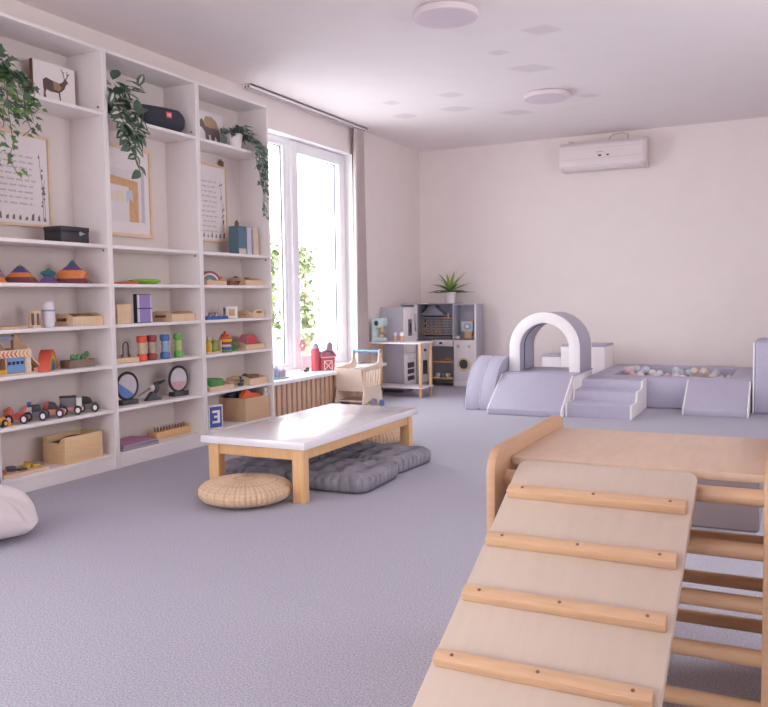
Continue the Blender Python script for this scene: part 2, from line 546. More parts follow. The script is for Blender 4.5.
# ------------------------------------------------------------------ outside
ext = MB().box(-40, -T - .02, -15, 40, -.9, -.6)
o = ext.build('ground_outside', mat('pale_bounce_ground', (206, 205, 208), .9, .06, 3)); o['kind'] = 'structure'  # ground made pale to bounce daylight in onto the ceiling
def tree(x, y, h, r, label, seed, lm):
    rnd = random.Random(seed)
    t = thing('garden_tree', label, 'tree', (x, y, -.6), 0, 'trees outside the window')
    tr = MB()
    tr.tube([(0, 0, 0), (.05, .03, h * .35), (0, .08, h * .6), (.05, 0, h * .85)], [.09, .07, .05, .02])
    for i in range(7):
        a = rnd.uniform(0, 2 * pi)
        z = h * rnd.uniform(.3, .7)
        tr.tube([(.02, .04, z), (cos(a) * r * .4, sin(a) * r * .4, z + r * .3), (cos(a) * r * .8, sin(a) * r * .8, z + r * .45)], [.03, .02, .008], 6)
    tr.build('trunk', mat('bark', (150, 135, 118), .9, .15, 10), t)
    f = MB()
    cl = [(rnd.gauss(0, r * .42), rnd.gauss(0, r * .42), h * rnd.uniform(.28, .98)) for _ in range(26)]
    for c in cl:
        for i in range(26):
            p = Vector(c) + Vector((rnd.gauss(0, .11), rnd.gauss(0, .11), rnd.gauss(0, .13)))
            d = Vector((rnd.uniform(-1, 1), rnd.uniform(-1, 1), rnd.uniform(-.9, .3)))
            f.leaf(p, d, (0, 0, 1), rnd.uniform(.09, .16), rnd.uniform(.07, .11))
    f.build('foliage', lm, t)
TL = mat('garden_leaf', (112, 126, 84), .7, .25, 4)  # the fuller tree's own leaf green
TL2 = mat('pale_leaf', (124, 134, 96), .7, .25, 4)
tree(-4.6, 12.25, 2.6, .26, 'leafy garden tree seen through the narrow window pane', 3, TL)
tree(-4.6, 13.45, 2.6, .15, 'slender garden tree seen behind the window handle', 5, TL2)
fn = thing('garden_fence', 'pale rail fence outside beyond the window glass', 'fence', (-3.0, 10.0, -.6))
f = MB((-3.0, 10.0, -.6))
for z in (.05, .45): f.box(-3.02, -2.98, 6.0, 18, z, z + .05)
f.build('rails', mat('fence_paint', (236, 232, 236), .6, .02), fn)
for k in range(7):
    MB((-3.0, 10.0, -.6)).box(-3.03, -2.97, 6 + k * 2, 6.06 + k * 2, -.6, .55).build('post', _mc['fence_paint'], fn)

# ------------------------------------------------------------------ bookcases
SZ = (2.045, 1.30, 1.077, .842, .608, .35, .09)      # shelf upper faces
FX = .30
def bookcase(y0, label):
    t = thing('bookcase', label, 'bookcase', (.155, y0 + .4, 0), 0, 'white wall bookcases')
    O = (.155, y0 + .4, 0)
    for a, b in ((y0 + .0008, y0 + .0185), (y0 + .7815, y0 + .7992)):
        MB(O).box(.012, FX, a, b, 0.001, 2.403, .0015).build('side_panel', SHELF, t)
    MB(O).box(.012, FX, y0 + .0185, y0 + .7815, 2.384, 2.402, .001).build('top_panel', SHELF, t)
    MB(O).box(.028, .040, y0 + .0185, y0 + .7815, .02, 2.384).build('back_panel', mat('back_board', (222, 211, 207), .6, .01, 8), t)
    for z in SZ:
        MB(O).box(.040, FX - .004, y0 + .0185, y0 + .7815, z - .019, z, .001).build('shelf', SHELF, t)
    MB(O).box(FX - .026, FX - .010, y0 + .0185, y0 + .7815, .001, .071).build('plinth', SHELF, t)
    pins = MB(O)
    for z in (2.075, 1.268):
        pins.cyl((FX - .035, y0 + .7815, z), (FX - .035, y0 + .7775, z), .006, n=10)
        pins.cyl((FX - .035, y0 + .0185, z), (FX - .035, y0 + .0225, z), .006, n=10)
    pins.build('cam_lock', CHARC, t)
    return t
A0, B0, C0 = 2.7366, 3.5366, 4.3366
def bookcase_place(o, y, sy):
    o.location.y = y
    o.scale = (1, sy, 1)
bookcase(A0, 'white bookcase nearest the camera holding toy cars and stacking pyramids')
bk = bookcase(B0, 'middle white bookcase holding the black speaker and bunting picture')
bookcase_place(bk, 3.9406, 1.0115)
bk = bookcase(C0, 'white bookcase beside the window with the number card at its foot')
bookcase_place(bk, 4.7526, 1.014)

# --- framed pictures hung on the back panels
def frame(t, O, y0, y1, z0, z1, x0=.044, x1=.066, w=.016):
    MB(O).box(x0, x1, y0, y0 + w, z0, z1, .002).box(x0, x1, y1 - w, y1, z0, z1, .002).box(x0, x1, y0 + w, y1 - w, z0, z0 + w, .002).box(x0, x1, y0 + w, y1 - w, z1 - w, z1, .002).build('frame', FRAMEW, t)
    MB(O).box(x0 + .002, x0 + .010, y0 + w, y1 - w, z0 + w, z1 - w).build('print', PAPER, t)
def plantdeco(mb, x, y, z, h, seed, lean=0.0):
    rnd = random.Random(seed)
    pts = [(x, y + lean * q * q + .004 * sin(q * 7), z + h * q) for q in [i / 8 for i in range(9)]]
    for a, b in zip(pts, pts[1:]):
        a, b = Vector(a), Vector(b)
        w = Vector((0, .0016, 0))
        mb.add([a - w, a + w, b + w, b - w], [[0, 1, 2, 3]], False)
    for i in range(7):
        q = rnd.uniform(.35, 1)
        cy, cz = y + lean * q * q + rnd.uniform(-.014, .014), z + h * q
        mb.prism([(cy + .006 * cos(k * pi / 3), cz + .008 * sin(k * pi / 3)) for k in range(6)], 'x', x - .0004, x + .0004)
def poster(y0, y1, z0, z1, label, lines, seed, bottoms):
    O = (.05, (y0 + y1) / 2, z0)
    t = thing('framed_poster', label, 'framed print', O)
    frame(t, O, y0, y1, z0, z1)
    tx = MB(O)
    X = .0546
    w = y1 - y0
    zt = z1 - .13
    for i in range(lines):
        rnd = random.Random(seed + i)
        L = w * rnd.uniform(.50, .64)
        scribble(tx, (X, y0 + w * .44 - L / 2, zt - i * (z1 - z0) * .063), (0, 1, 0), (0, 0, 1), L, .013, seed * 9 + i, .0024)
    tx.build('lettering', INK, t)
    bt = MB(O)
    plantdeco(bt, X, y1 - .045, z0 + .04, (z1 - z0) * .72, seed, -.03)
    plantdeco(bt, X, y1 - .06, z0 + .04, (z1 - z0) * .45, seed + 1, .02)
    rnd = random.Random(seed + 50)
    for i in range(9):
        yy = y0 + .035 + i * (w - .08) / 8
        hh = rnd.uniform(.015, .045)
        bt.prism([(yy - .010, z0 + .035), (yy + .008, z0 + .035), (yy + rnd.uniform(0, .014), z0 + .035 + hh), (yy - .006, z0 + .035 + hh * .7)], 'x', X - .0004, X + .0004)
    bt.build('printed_pattern', INKD, t)
    return t, O
poster(2.935, 3.345, 1.39, 1.895, 'framed poster with handwritten lines partly behind the hanging ivy', 9, 11, 0)
t, O = poster(4.50, 4.945, 1.392, 1.95, 'narrow framed poster with handwritten text beside the blue book', 11, 23, 0)
MB(O).box(.05, .072, 4.86, 4.90, 1.945, 1.985, .004).ring((.06, 4.875, 1.985), .010, .003, (1, 0, 0)).build('clip', BROWNW, t)
MB(O).prism([(4.535 + .014 * cos(k * pi / 4), 1.905 + .018 * sin(k * pi / 4)) for k in range(8)], 'x', .0542, .0552).build('printed_bud', INKD, t)

O = (.05, 3.93, 1.38)
t = thing('framed_picture', 'wide framed picture of bunting below the variegated plant', 'framed print', O)
frame(t, O, 3.69, 4.155, 1.38, 1.945, w=.022)
m = MB(O)
m.box(.054, .0575, 3.76, 4.06, 1.475, 1.80).build('picture', mat('picture_ground', (226, 218, 220), .7, .02), t)
m = MB(O)
m.prism([(3.762, 1.475 + .25), (3.762, 1.475), (3.765, 1.475), (3.765, 1.70), (3.95, 1.69), (3.95, 1.475), (4.03, 1.475), (4.03, 1.73), (3.762, 1.755)], 'x', .0574, .0582)
m.build('printed_door', mat('print_wood', (210, 166, 122), .7, .08, 30), t)
m = MB(O)
for i, yy in enumerate((3.775, 3.845, 3.925)):
    m.mi = 0 if i < 2 else 1
    m.prism([(yy, 1.65 + i * .008), (yy + .055, 1.66 + i * .008), (yy + .06, 1.58 + i * .01), (yy + .032, 1.60 + i * .01), (yy + .004, 1.575 + i * .01)], 'x', .0582, .0588)
m.build('printed_bunting', [mat('print_cream', (228, 212, 190), .8, .03), mat('print_blue', (196, 200, 214), .8, .03)], t)
MB(O).box(.0545, .0585, 4.06, 4.085, 1.475, 1.80).build('picture_edge', mat('mat_edge_line', (198, 192, 198), .8, .02), t)  # greyer strip along the picture's right edge

# --- canvas blocks with animals
def block_picture(y0, y1, z, h, x, label, polys, mats, edge):
    O = (x, (y0 + y1) / 2, z)
    t = thing('canvas_block', label, 'picture', O)
    MB(O).box(x - .025, x, y0, y1, z + .001, z + h, .001).build('panel', edge, t)
    MB(O).box(x, x + .002, y0 + .0015, y1 - .0015, z + .002, z + h - .001).build('print', PAPER, t)
    m = MB(O)
    for k, pl in polys:
        m.mi = k
        m.prism([(y0 + q[0] * (y1 - y0), z + q[1] * h) for q in pl], 'x', x + .002 + .0007 * k, x + .0027 + .0007 * k)
    m.build('printed_animal', mats, t)
deer = [(0, [(.22, .60), (.30, .66), (.45, .62), (.62, .60), (.70, .66), (.74, .74), (.80, .70), (.83, .66), (.77, .60), (.73, .50), (.66, .43), (.62, .40), (.635, .22), (.66, .14), (.62, .14), (.585, .38), (.40, .37), (.30, .40), (.27, .32), (.29, .20), (.25, .16), (.225, .22), (.235, .36), (.22, .46)]),
        (1, [(.46, .61), (.60, .59), (.66, .50), (.60, .42), (.48, .44)]),
        (0, [(.73, .72), (.70, .84), (.655, .93), (.665, .94), (.715, .85), (.745, .73)]),
        (0, [(.75, .72), (.80, .80), (.80, .92), (.815, .92), (.815, .84), (.86, .88), (.865, .87), (.82, .80), (.77, .71)]),
        (0, [(.70, .84), (.74, .90), (.745, .89), (.71, .83)])]
block_picture(3.20, 3.49, 2.045, .245, .12, 'white canvas block with a standing stag print', deer, [mat('print_brown', (104, 84, 80), .8, .15, 20), mat('print_tan', (168, 132, 104), .8, .1, 20)], BROWNW)
bear = [(0, [(.12, .55), (.12, .72), (.20, .78), (.24, .70), (.30, .72), (.55, .74), (.72, .70), (.86, .52), (.90, .30), (.86, .16), (.76, .16), (.75, .30), (.68, .36), (.66, .20), (.56, .20), (.52, .38), (.44, .36), (.46, .22), (.34, .22), (.30, .42), (.20, .52)]),
        (1, [(.24, .70), (.34, .86), (.55, .88), (.74, .78), (.86, .54), (.70, .58), (.50, .56), (.32, .58)])]
block_picture(4.56, 4.85, 2.045, .25, .105, 'white canvas block with a walking bear print', bear, [mat('print_grey', (120, 106, 108), .8, .1, 20), mat('print_sand', (186, 156, 128), .8, .1, 20)], PAPER)

# --- hanging plants
def vine(mb_l, mb_s, pts, n, size, kind, rnd, mis=(0,), spread=.035):
    P = [Vector(p) for p in pts]
    mb_s.tube(P, .0022, 5)
    seg = []
    tot = 0
    for a, b in zip(P, P[1:]):
        seg.append((tot, a, b)); tot += (b - a).length
    for i in range(n):
        d = tot * (i + rnd.random()) / n
        for s0, a, b in seg:
            if d <= s0 + (b - a).length + 1e-6:
                p = a + (b - a) * ((d - s0) / max(1e-6, (b - a).length)); break
        ang = rnd.uniform(0, 2 * pi)
        dr = Vector((abs(cos(ang)) * .8 + .1, sin(ang), rnd.uniform(-.9, .1)))
        mb_l.mi = rnd.choice(mis)
        sz = size * rnd.uniform(.7, 1.2)
        mb_l.leaf(p + Vector((rnd.uniform(0, spread), rnd.uniform(-spread, spread) * .6, 0)), dr, (rnd.uniform(.4, 1), rnd.uniform(-.4, .4), rnd.uniform(.2, .8)), sz, sz * .8, .2, kind)
def hang(z0, y, drop, rnd, x=.30, bow=.04):
    """strand that leaves the pot, crosses the shelf edge and hangs"""
    yy = y + rnd.uniform(-.02, .02)
    out = [(.17, y + rnd.uniform(-.03, .03), z0 + .10), (.25, yy, z0 + .09), (x + .02, yy, z0 + .02)]
    n = 6
    for i in range(1, n + 1):
        out.append((x + .025 + rnd.uniform(-.008, .012), yy + rnd.uniform(-bow, bow) * i / n, z0 + .02 - drop * i / n))
    return out
def pot(t, O, c, r, h, m_):
    MB(O).lathe([(0, 0), (r * .78, 0), (r, h), (r * .92, h), (r * .86, h * .8), (0, h * .8)], c).build('pot', m_, t)
rnd = random.Random(21)
O = (.17, 2.87, 2.0462)
t = thing('hanging_ivy', 'lush dark green ivy trailing off the top shelf beside the stag picture', 'plant', O)
pot(t, O, (.16, 2.87, 2.0462), .055, .095, WHITE)
l, s = MB(O), MB(O)
for y, d, n in ((2.76, .30, 20), (2.79, .26, 18), (2.815, .42, 24), (2.84, .24, 16), (2.865, .46, 26), (2.895, .16, 12), (2.92, .18, 14), (2.945, .26, 18), (2.965, .12, 10), (2.985, .20, 16), (3.005, .15, 14), (3.02, .17, 14)):
    vine(l, s, hang(2.05, y, d, rnd), n, .046, 'ivy', rnd, (0, 0, 0, 1) if d < .3 else (0, 0, 1, 1))
for i in range(70):
    p = (rnd.uniform(.12, .33), rnd.gauss(2.87, .055), 2.06 + rnd.uniform(-.02, .15))
    l.mi = 0
    l.leaf(p, (rnd.uniform(-.2, 1), rnd.uniform(-1, 1), rnd.uniform(-.6, .7)), (.5, 0, 1), .06, .05, .2, 'ivy')
l.build('leaves', [LEAF, LEAF2], t); s.build('vine', STEM, t)

O = (.17, 3.67, 2.0462)
t = thing('hanging_pothos', 'variegated green and cream leafed plant hanging left of the speaker', 'plant', O)
pot(t, O, (.16, 3.66, 2.0462), .055, .09, CHARC)
l, s = MB(O), MB(O)
def vleaf(p, d, up, L):
    l.mi = 0; l.leaf(p, d, up, L, L * .62, .25)
    if rnd.random() < .6:
        l.mi = 1
        pp = Vector(p) + Vector(up).normalized() * .0025 + Vector((.0015, 0, 0))
        l.leaf(pp + Vector(d).normalized() * L * .12, d, up, L * .72, L * .2, .25)
for i in range(50):
    p = (rnd.uniform(.16, .34), 3.655 + rnd.uniform(-.09, .12), 2.09 + rnd.uniform(-.05, .17))
    vleaf(p, (rnd.uniform(.1, 1), rnd.uniform(-.8, 1), rnd.uniform(-.8, .5)), (rnd.uniform(.5, 1), rnd.uniform(-.3, .3), .6), rnd.uniform(.08, .11))
for y, d in ((3.62, .10), (3.66, .22), (3.72, .33), (3.78, .14)):
    P = hang(2.05, y, d, rnd)
    s.tube(P, .0025, 5)
    for a, b in zip(P[2:], P[3:]):
        for sg in (-1, 1):
            q = Vector(a).lerp(Vector(b), rnd.random())
            vleaf(q, (rnd.uniform(.1, .5), sg * rnd.uniform(.4, 1), rnd.uniform(-.9, -.1)), (1, 0, rnd.uniform(.2, .6)), rnd.uniform(.075, .095))
l.build('leaves', [LEAFD, CREAM], t); s.build('vine', STEM, t)

O = (.17, 4.93, 2.0462)
t = thing('trailing_ivy', 'grey-green ivy in a white pot hanging down beside the window', 'plant', O)
pot(t, O, (.20, 4.85, 2.0462), .065, .11, WHITE)
l, s = MB(O), MB(O)
for i in range(110):
    q = rnd.random()
    p = (.21 + rnd.uniform(-.06, .10), 4.74 + q * .27, 2.155 + .035 * sin(q * pi) + rnd.uniform(-.02, .02))
    l.mi = 0
    l.leaf(p, (rnd.uniform(-.2, 1), rnd.uniform(-1, 1), rnd.uniform(-.6, .4)), (.5, 0, 1), .045, .04, .2, 'ivy')
for i in range(14):
    l.leaf((.22, 4.71 + rnd.uniform(-.02, .03), 2.12 - rnd.random() * .05), (.4, -.6, -.6), (1, 0, .5), .04, .035, .2, 'ivy')
for y, d, n in ((4.965, .16, 26), (4.985, .26, 34), (5.005, .32, 38), (5.02, .22, 28), (5.03, .50, 30), (5.05, .44, 18)):
    vine(l, s, hang(2.05, y, d, rnd, bow=.02), n, .045, 'ivy', rnd, (0,), .025)
l.build('leaves', LEAF3, t); s.build('vine', STEM, t)

# --- loose things on the shelves
def E_(z): return z + .0006
# speaker
O = (.17, 4.12, E_(2.045))
t = thing('portable_speaker', 'dark navy cylindrical speaker with a small red badge on the top shelf', 'speaker', O, radians(0))
NAVY = mat('speaker_fabric', (56, 58, 72), .8, .1, 120, bump=.3, bscale=300)
m = MB()
pr = [(0, -.155), (.045, -.155), (.066, -.145), (.078, -.125), (.08, -.06), (.081, 0), (.08, .06), (.078, .125), (.066, .145), (.045, .155), (0, .155)]
m.lathe(pr, (0, 0, .081), 36, Vector((0.25, 1, 0)).normalized())
m.build('speaker_body', NAVY, t)
axs = Vector((0.25, 1, 0)).normalized(); nrm = Vector((1, -0.25, 0)).normalized()
for sg in (-1, 1):
    MB().cyl(Vector((0, 0, .081)) + axs * sg * .150, Vector((0, 0, .081)) + axs * sg * .160, .06, .055, 32).build('end_cap', CHARC, t)
m = MB(); m.xf = Matrix.Translation(nrm * .079 + Vector((0, 0, .10)) + axs * .02) @ Matrix.Rotation(math.atan2(-.25, 1), 4, 'Z')
m.mi = 0; m.box(-.004, .004, -.022, .022, -.018, .022, .004)
m.mi = 1; m.box(.003, .0052, -.014, -.009, -.008, .012).box(.003, .0052, -.004, .003, -.008, .012).box(.003, .0052, .008, .013, -.008, .012)
m.build('badge', [col(214, 70, 78), PAPER], t)
MB().box(-.05, .05, -.09, -.05, 0, .012, .004).box(-.05, .05, .05, .09, 0, .012, .004).build('rubber_foot', BLACK, t)

# black lockable box
O = (.19, 3.30, E_(1.30))
t = thing('cash_box', 'black box with a small silver latch on the shelf above the pyramids', 'box', O)
MB(O).box(.14, .27, 3.212, 3.408, E_(1.30), 1.362, .003).build('box_body', BLACK, t)
MB(O).box(.138, .272, 3.210, 3.410, 1.3625, 1.388, .003).build('lid', BLACK, t)
MB(O).lathe([(0, 0), (.012, 0), (.012, .004), (0, .005)], (.271, 3.345, 1.352), 16, Vector((1, 0, 0))).box(.272, .276, 3.345, 3.372, 1.349, 1.355).build('latch', METAL, t)

# stacking pyramids
COLS = {'purple': (112, 78, 140), 'orange': (224, 134, 66), 'teal': (56, 112, 118), 'maroon': (120, 62, 76), 'blue': (84, 84, 140), 'yellow': (214, 182, 90), 'green': (90, 130, 110)}
def slabs(x, y, rz, seq, label, sc=1.0):
    """stacked square wooden frames: seq of (half bottom, half top, height, colour)"""
    t = thing('stacking_pyramid', label, 'stacking toy', (x, y, E_(1.077)), rz, 'wooden stacking pyramids')
    t.scale = (sc, sc, 1)
    z = 0
    for a, b, h, c in seq:
        m = MB()
        m.add([(-a, -a, z), (a, -a, z), (a, a, z), (-a, a, z), (-b, -b, z + h), (b, -b, z + h), (b, b, z + h), (-b, b, z + h)], [[3, 2, 1, 0], [4, 5, 6, 7], [0, 1, 5, 4], [1, 2, 6, 5], [2, 3, 7, 6], [3, 0, 4, 7]], False)
        m.build('layer', col(*COLS[c]), t)
        z += h
slabs(.2, 2.835, .5, [(.06, .045, .03, 'orange'), (.03, .022, .012, 'orange'), (.02, .035, .02, 'purple'), (.035, .006, .03, 'purple')], 'purple over orange stacking pyramid cut by the picture edge', .80)
slabs(.185, 3.012, .62, [(.088, .066, .031, 'maroon'), (.066, .046, .024, 'orange'), (.046, .024, .024, 'blue'), (.024, .014, .010, 'teal'), (.014, .003, .012, 'yellow')], 'broad maroon-based stacking pyramid with a yellow tip', .86)
slabs(.225, 3.155, .55, [(.048, .026, .03, 'purple'), (.022, .022, .006, 'teal'), (.022, .038, .016, 'teal'), (.038, .026, .014, 'teal'), (.02, .006, .014, 'green')], 'small hourglass-shaped teal and purple stacking pyramid', .88)
slabs(.19, 3.355, .7, [(.085, .09, .010, 'maroon'), (.09, .072, .018, 'maroon'), (.066, .068, .024, 'orange'), (.074, .062, .022, 'orange'), (.056, .028, .024, 'purple'), (.028, .003, .034, 'teal')], 'tallest stacking pyramid with teal peak and two orange bands')

# A4: flat board, bobbin, bottle, tray
MBo = MB().box(-.07, .07, -.09, .09, 0, .012, .003)
solo(MBo, 'wooden_board', PLY, 'flat pale wooden board lying left of the bobbin toy', 'board', (.2, 2.88, E_(.842)), .1)
t = thing('bobbin_toy', 'small wooden bobbin toy with dark rods beside the white bottle', 'toy', (.22, 3.055, E_(.842)), .2)
MB().lathe([(0, 0), (.036, 0), (.036, .014), (0, .014)], n=6).build('base', PLY, t)
MB().lathe([(0, .076), (.036, .076), (.036, .09), (0, .09)], n=6).build('cap', PLY, t)
for k in range(5):
    a = k * 2 * pi / 5
    MB().cyl((.024 * cos(a), .024 * sin(a), .014), (.024 * cos(a), .024 * sin(a), .076), .006, n=10).build('rod', [BROWNW, PLY][k % 2], t)
t = thing('white_bottle', 'white speckled bottle with a grey band on the shelf', 'bottle', (.225, 3.145, E_(.842)))
SPK = mat('speckled_white', (226, 220, 228), .5, 0, 160, rgb2=(206, 200, 212))
MB().lathe([(0, 0), (.026, 0), (.030, .02), (.033, .055), (.034, .085)], n=28).build('bottle_body', SPK, t)
MB().lathe([(.0345, .085), (.0345, .094)], n=28).build('band', col(140, 140, 160), t)
MB().lathe([(.034, .094), (.033, .115), (.028, .134), (.016, .144), (0, .145)], n=28).build('cap', SPK, t)

def tray(label, y0, y1, x0, x1, z, h, items=None, group='wooden handled trays', wood=PLY, hump=.0, t_=.009):
    """open wooden tray; the two ends (facing -Y / +Y) carry a cut-out grip"""
    O = ((x0 + x1) / 2, (y0 + y1) / 2, E_(z))
    z = E_(z)
    t = thing('wooden_tray', label, 'tray', O, 0, group)
    MB(O).box(x0, x1, y0, y1, z, z + t_, .001).build('base', wood, t)
    for xa in (x1 - t_, x0):
        MB(O).box(xa, xa + t_, y0 + t_, y1 - t_, z + t_, z + h, .001).build('side', wood, t)
    for ya, yb in ((y0, y0 + t_), (y1 - t_, y1)):
        xm, w, g = (x0 + x1) / 2, x1 - x0, min(.05, (x1 - x0) * .24)
        hh = h + .018
        m = MB(O)
        m.box(x0, x1, ya, yb, z + t_, z + h * .5, .0)
        m.box(x0, xm - g, ya, yb, z + h * .5, z + h * .85).box(xm + g, x1, ya, yb, z + h * .5, z + h * .85)
        m.prism([(x0, z + h * .85), (x1, z + h * .85), (x1, z + h), (xm + g, z + hh), (xm - g, z + hh), (x0, z + h)], 'y', ya, yb)
        m.build('handle_end', wood, t)
    return t
tray('wooden tray with an arched grip right of the white bottle', 3.285, 3.510, .07, .25, .842, .052)
solo(MB().prism([(-.085, 0), (.085, 0), (.07, .014), (.03, .028), (-.03, .028), (-.07, .014)], 'x', -.06, .06, .003), 'wooden_arch', BROWNW, 'low brown wooden arch lying inside the tray by the white bottle', 'toy', (.16, 3.40, E_(.842) + .0395))

# A5 toy garage
O = (.2, 2.90, E_(.608))
z = E_(.608)
t = thing('toy_garage', 'wooden toy garage with a blue door and chevron banner', 'toy garage', O)
TANW = mat('garage_tan', (176, 146, 116), .6, .06, 25)
MB(O).box(.07, .26, 2.759, 3.02, z, z + .008, .001).build('base', PLY, t)
MB(O).box(.07, .25, 2.962, 2.970, z + .008, z + .12).box(.07, .25, 2.842, 2.850, z + .008, z + .12).box(.07, .25, 2.762, 2.770, z + .008, z + .12).box(.07, .078, 2.770, 2.962, z + .008, z + .12).build('wall', PLY, t)
MB(O).box(.07, .252, 2.759, 3.0, z + .12, z + .128).build('roof', PLY, t)
MB(O).prism([(2.90, z + .128), (2.99, z + .128), (2.985, z + .145), (2.945, z + .182), (2.935, z + .205), (2.925, z + .21), (2.905, z + .205), (2.90, z + .18)], 'x', .222, .244, .003).build('tower', TANW, t)
MB(O).prism([(2.762, z + .128), (2.85, z + .128), (2.84, z + .145), (2.80, z + .185), (2.762, z + .185)], 'x', .222, .244, .003).build('tower', TANW, t)
MB(O).box(.228, .236, 2.762, 2.905, z + .178, z + .195).build('sign_board', col(150, 156, 200), t)
MB(O).box(.252, .256, 2.760, 2.998, z + .088, z + .124).build('banner', mat('banner_cream', (236, 214, 190), .6, .02), t)
m = MB(O)
for i in range(9):
    yy = 2.768 + i * .0245
    m.mi = 0 if i < 6 else 1
    m.prism([(yy, z + .106), (yy + .013, z + .122), (yy + .021, z + .122), (yy + .009, z + .106), (yy + .021, z + .090), (yy + .013, z + .090)], 'x', .256, .2575)
m.build('chevrons', [col(226, 108, 84), col(226, 170, 96)], t)
d = MB(O).box(.244, .250, 2.853, 2.958, z + .01, z + .086).build('garage_door', col(118, 156, 206), t)
m = MB(O)
for i in range(4): m.box(.2495, .2515, 2.857 + i * .0255, 2.873 + i * .0255, z + .052, z + .068)
m.build('door_window', col(40, 48, 82), d)
MB(O).box(.244, .2495, 2.972, 2.998, z + .008, z + .086).build('side_panel', col(222, 206, 190), t)
MB(O).prism([(3.0, z + .09), (3.062, z + .035), (3.062, z + .0), (3.056, z + .0), (3.056, z + .03), (3.0, z + .082)], 'x', .19, .25).build('ramp_rail', PLY, t)
MB(O).box(.19, .245, 3.02, 3.055, z, z + .025).build('ramp_foot', col(214, 160, 140), t)
MB(O).box(.2, .252, 2.80, 2.842, z + .008, z + .03, .003).build('pump', col(226, 176, 60), t)
# rainbow stacker
def rainbow(label, loc, rz, R, depth, cols, th):
    t = thing('rainbow_stacker', label, 'rainbow toy', loc, rz)
    r = R
    for c in cols:
        n = 20
        out = [(r * cos(pi * i / n), r * sin(pi * i / n) * 1.05) for i in range(n + 1)]
        ri = r - th * .92
        inn = [(ri * cos(pi * i / n), ri * sin(pi * i / n) * 1.05) for i in range(n, -1, -1)]
        MB().prism(out + inn, 'x', -depth / 2, depth / 2).build('arch', col(*c), t)
        r -= th
        if r <= th * .5: break
    return t
RAIN = [(206, 84, 60), (226, 122, 60), (222, 180, 80), (112, 150, 90), (86, 132, 160), (96, 92, 160), (120, 88, 150)]
rainbow('red-orange rainbow arch stacker turned sideways beside the toy garage', (.205, 3.142, E_(.608)), radians(38), .108, .058, RAIN, .0155)
# vegetable box
O = (.2, 3.355, E_(.608))
t = thing('vegetable_planter', 'dark wooden planter box with round green vegetables', 'toy', O, 0)
t.scale = (.62, .86, .92)
GRW = mat('weathered_wood', (132, 112, 98), .6, .1, 25)
m = MB()
m.box(.05, .058, -.105, .105, 0, .048).box(-.058, -.05, -.105, .105, 0, .048).box(-.05, .05, .097, .105, 0, .048).box(-.05, .05, -.105, -.097, 0, .048)
m.build('planter_box', GRW, t)
MB().box(-.05, .05, -.097, .097, .004, .04).build('soil', BROWNW, t)
for yy, xx, k in ((-.055, .02, 0), (-.012, .025, 0), (.032, .02, 0), (.07, .015, 1)):
    v = MB().lathe([(0, 0), (.011, .004), (.012, .016), (0, .02)], (xx, yy, .04), 12).build('vegetable', col(226, 132, 70) if k else col(96, 150, 100), t)
    MB().ball((xx, yy, .066 + .012 * k), .018, n=14, m=8).build('leaf_top', col(86, 146, 94), v)

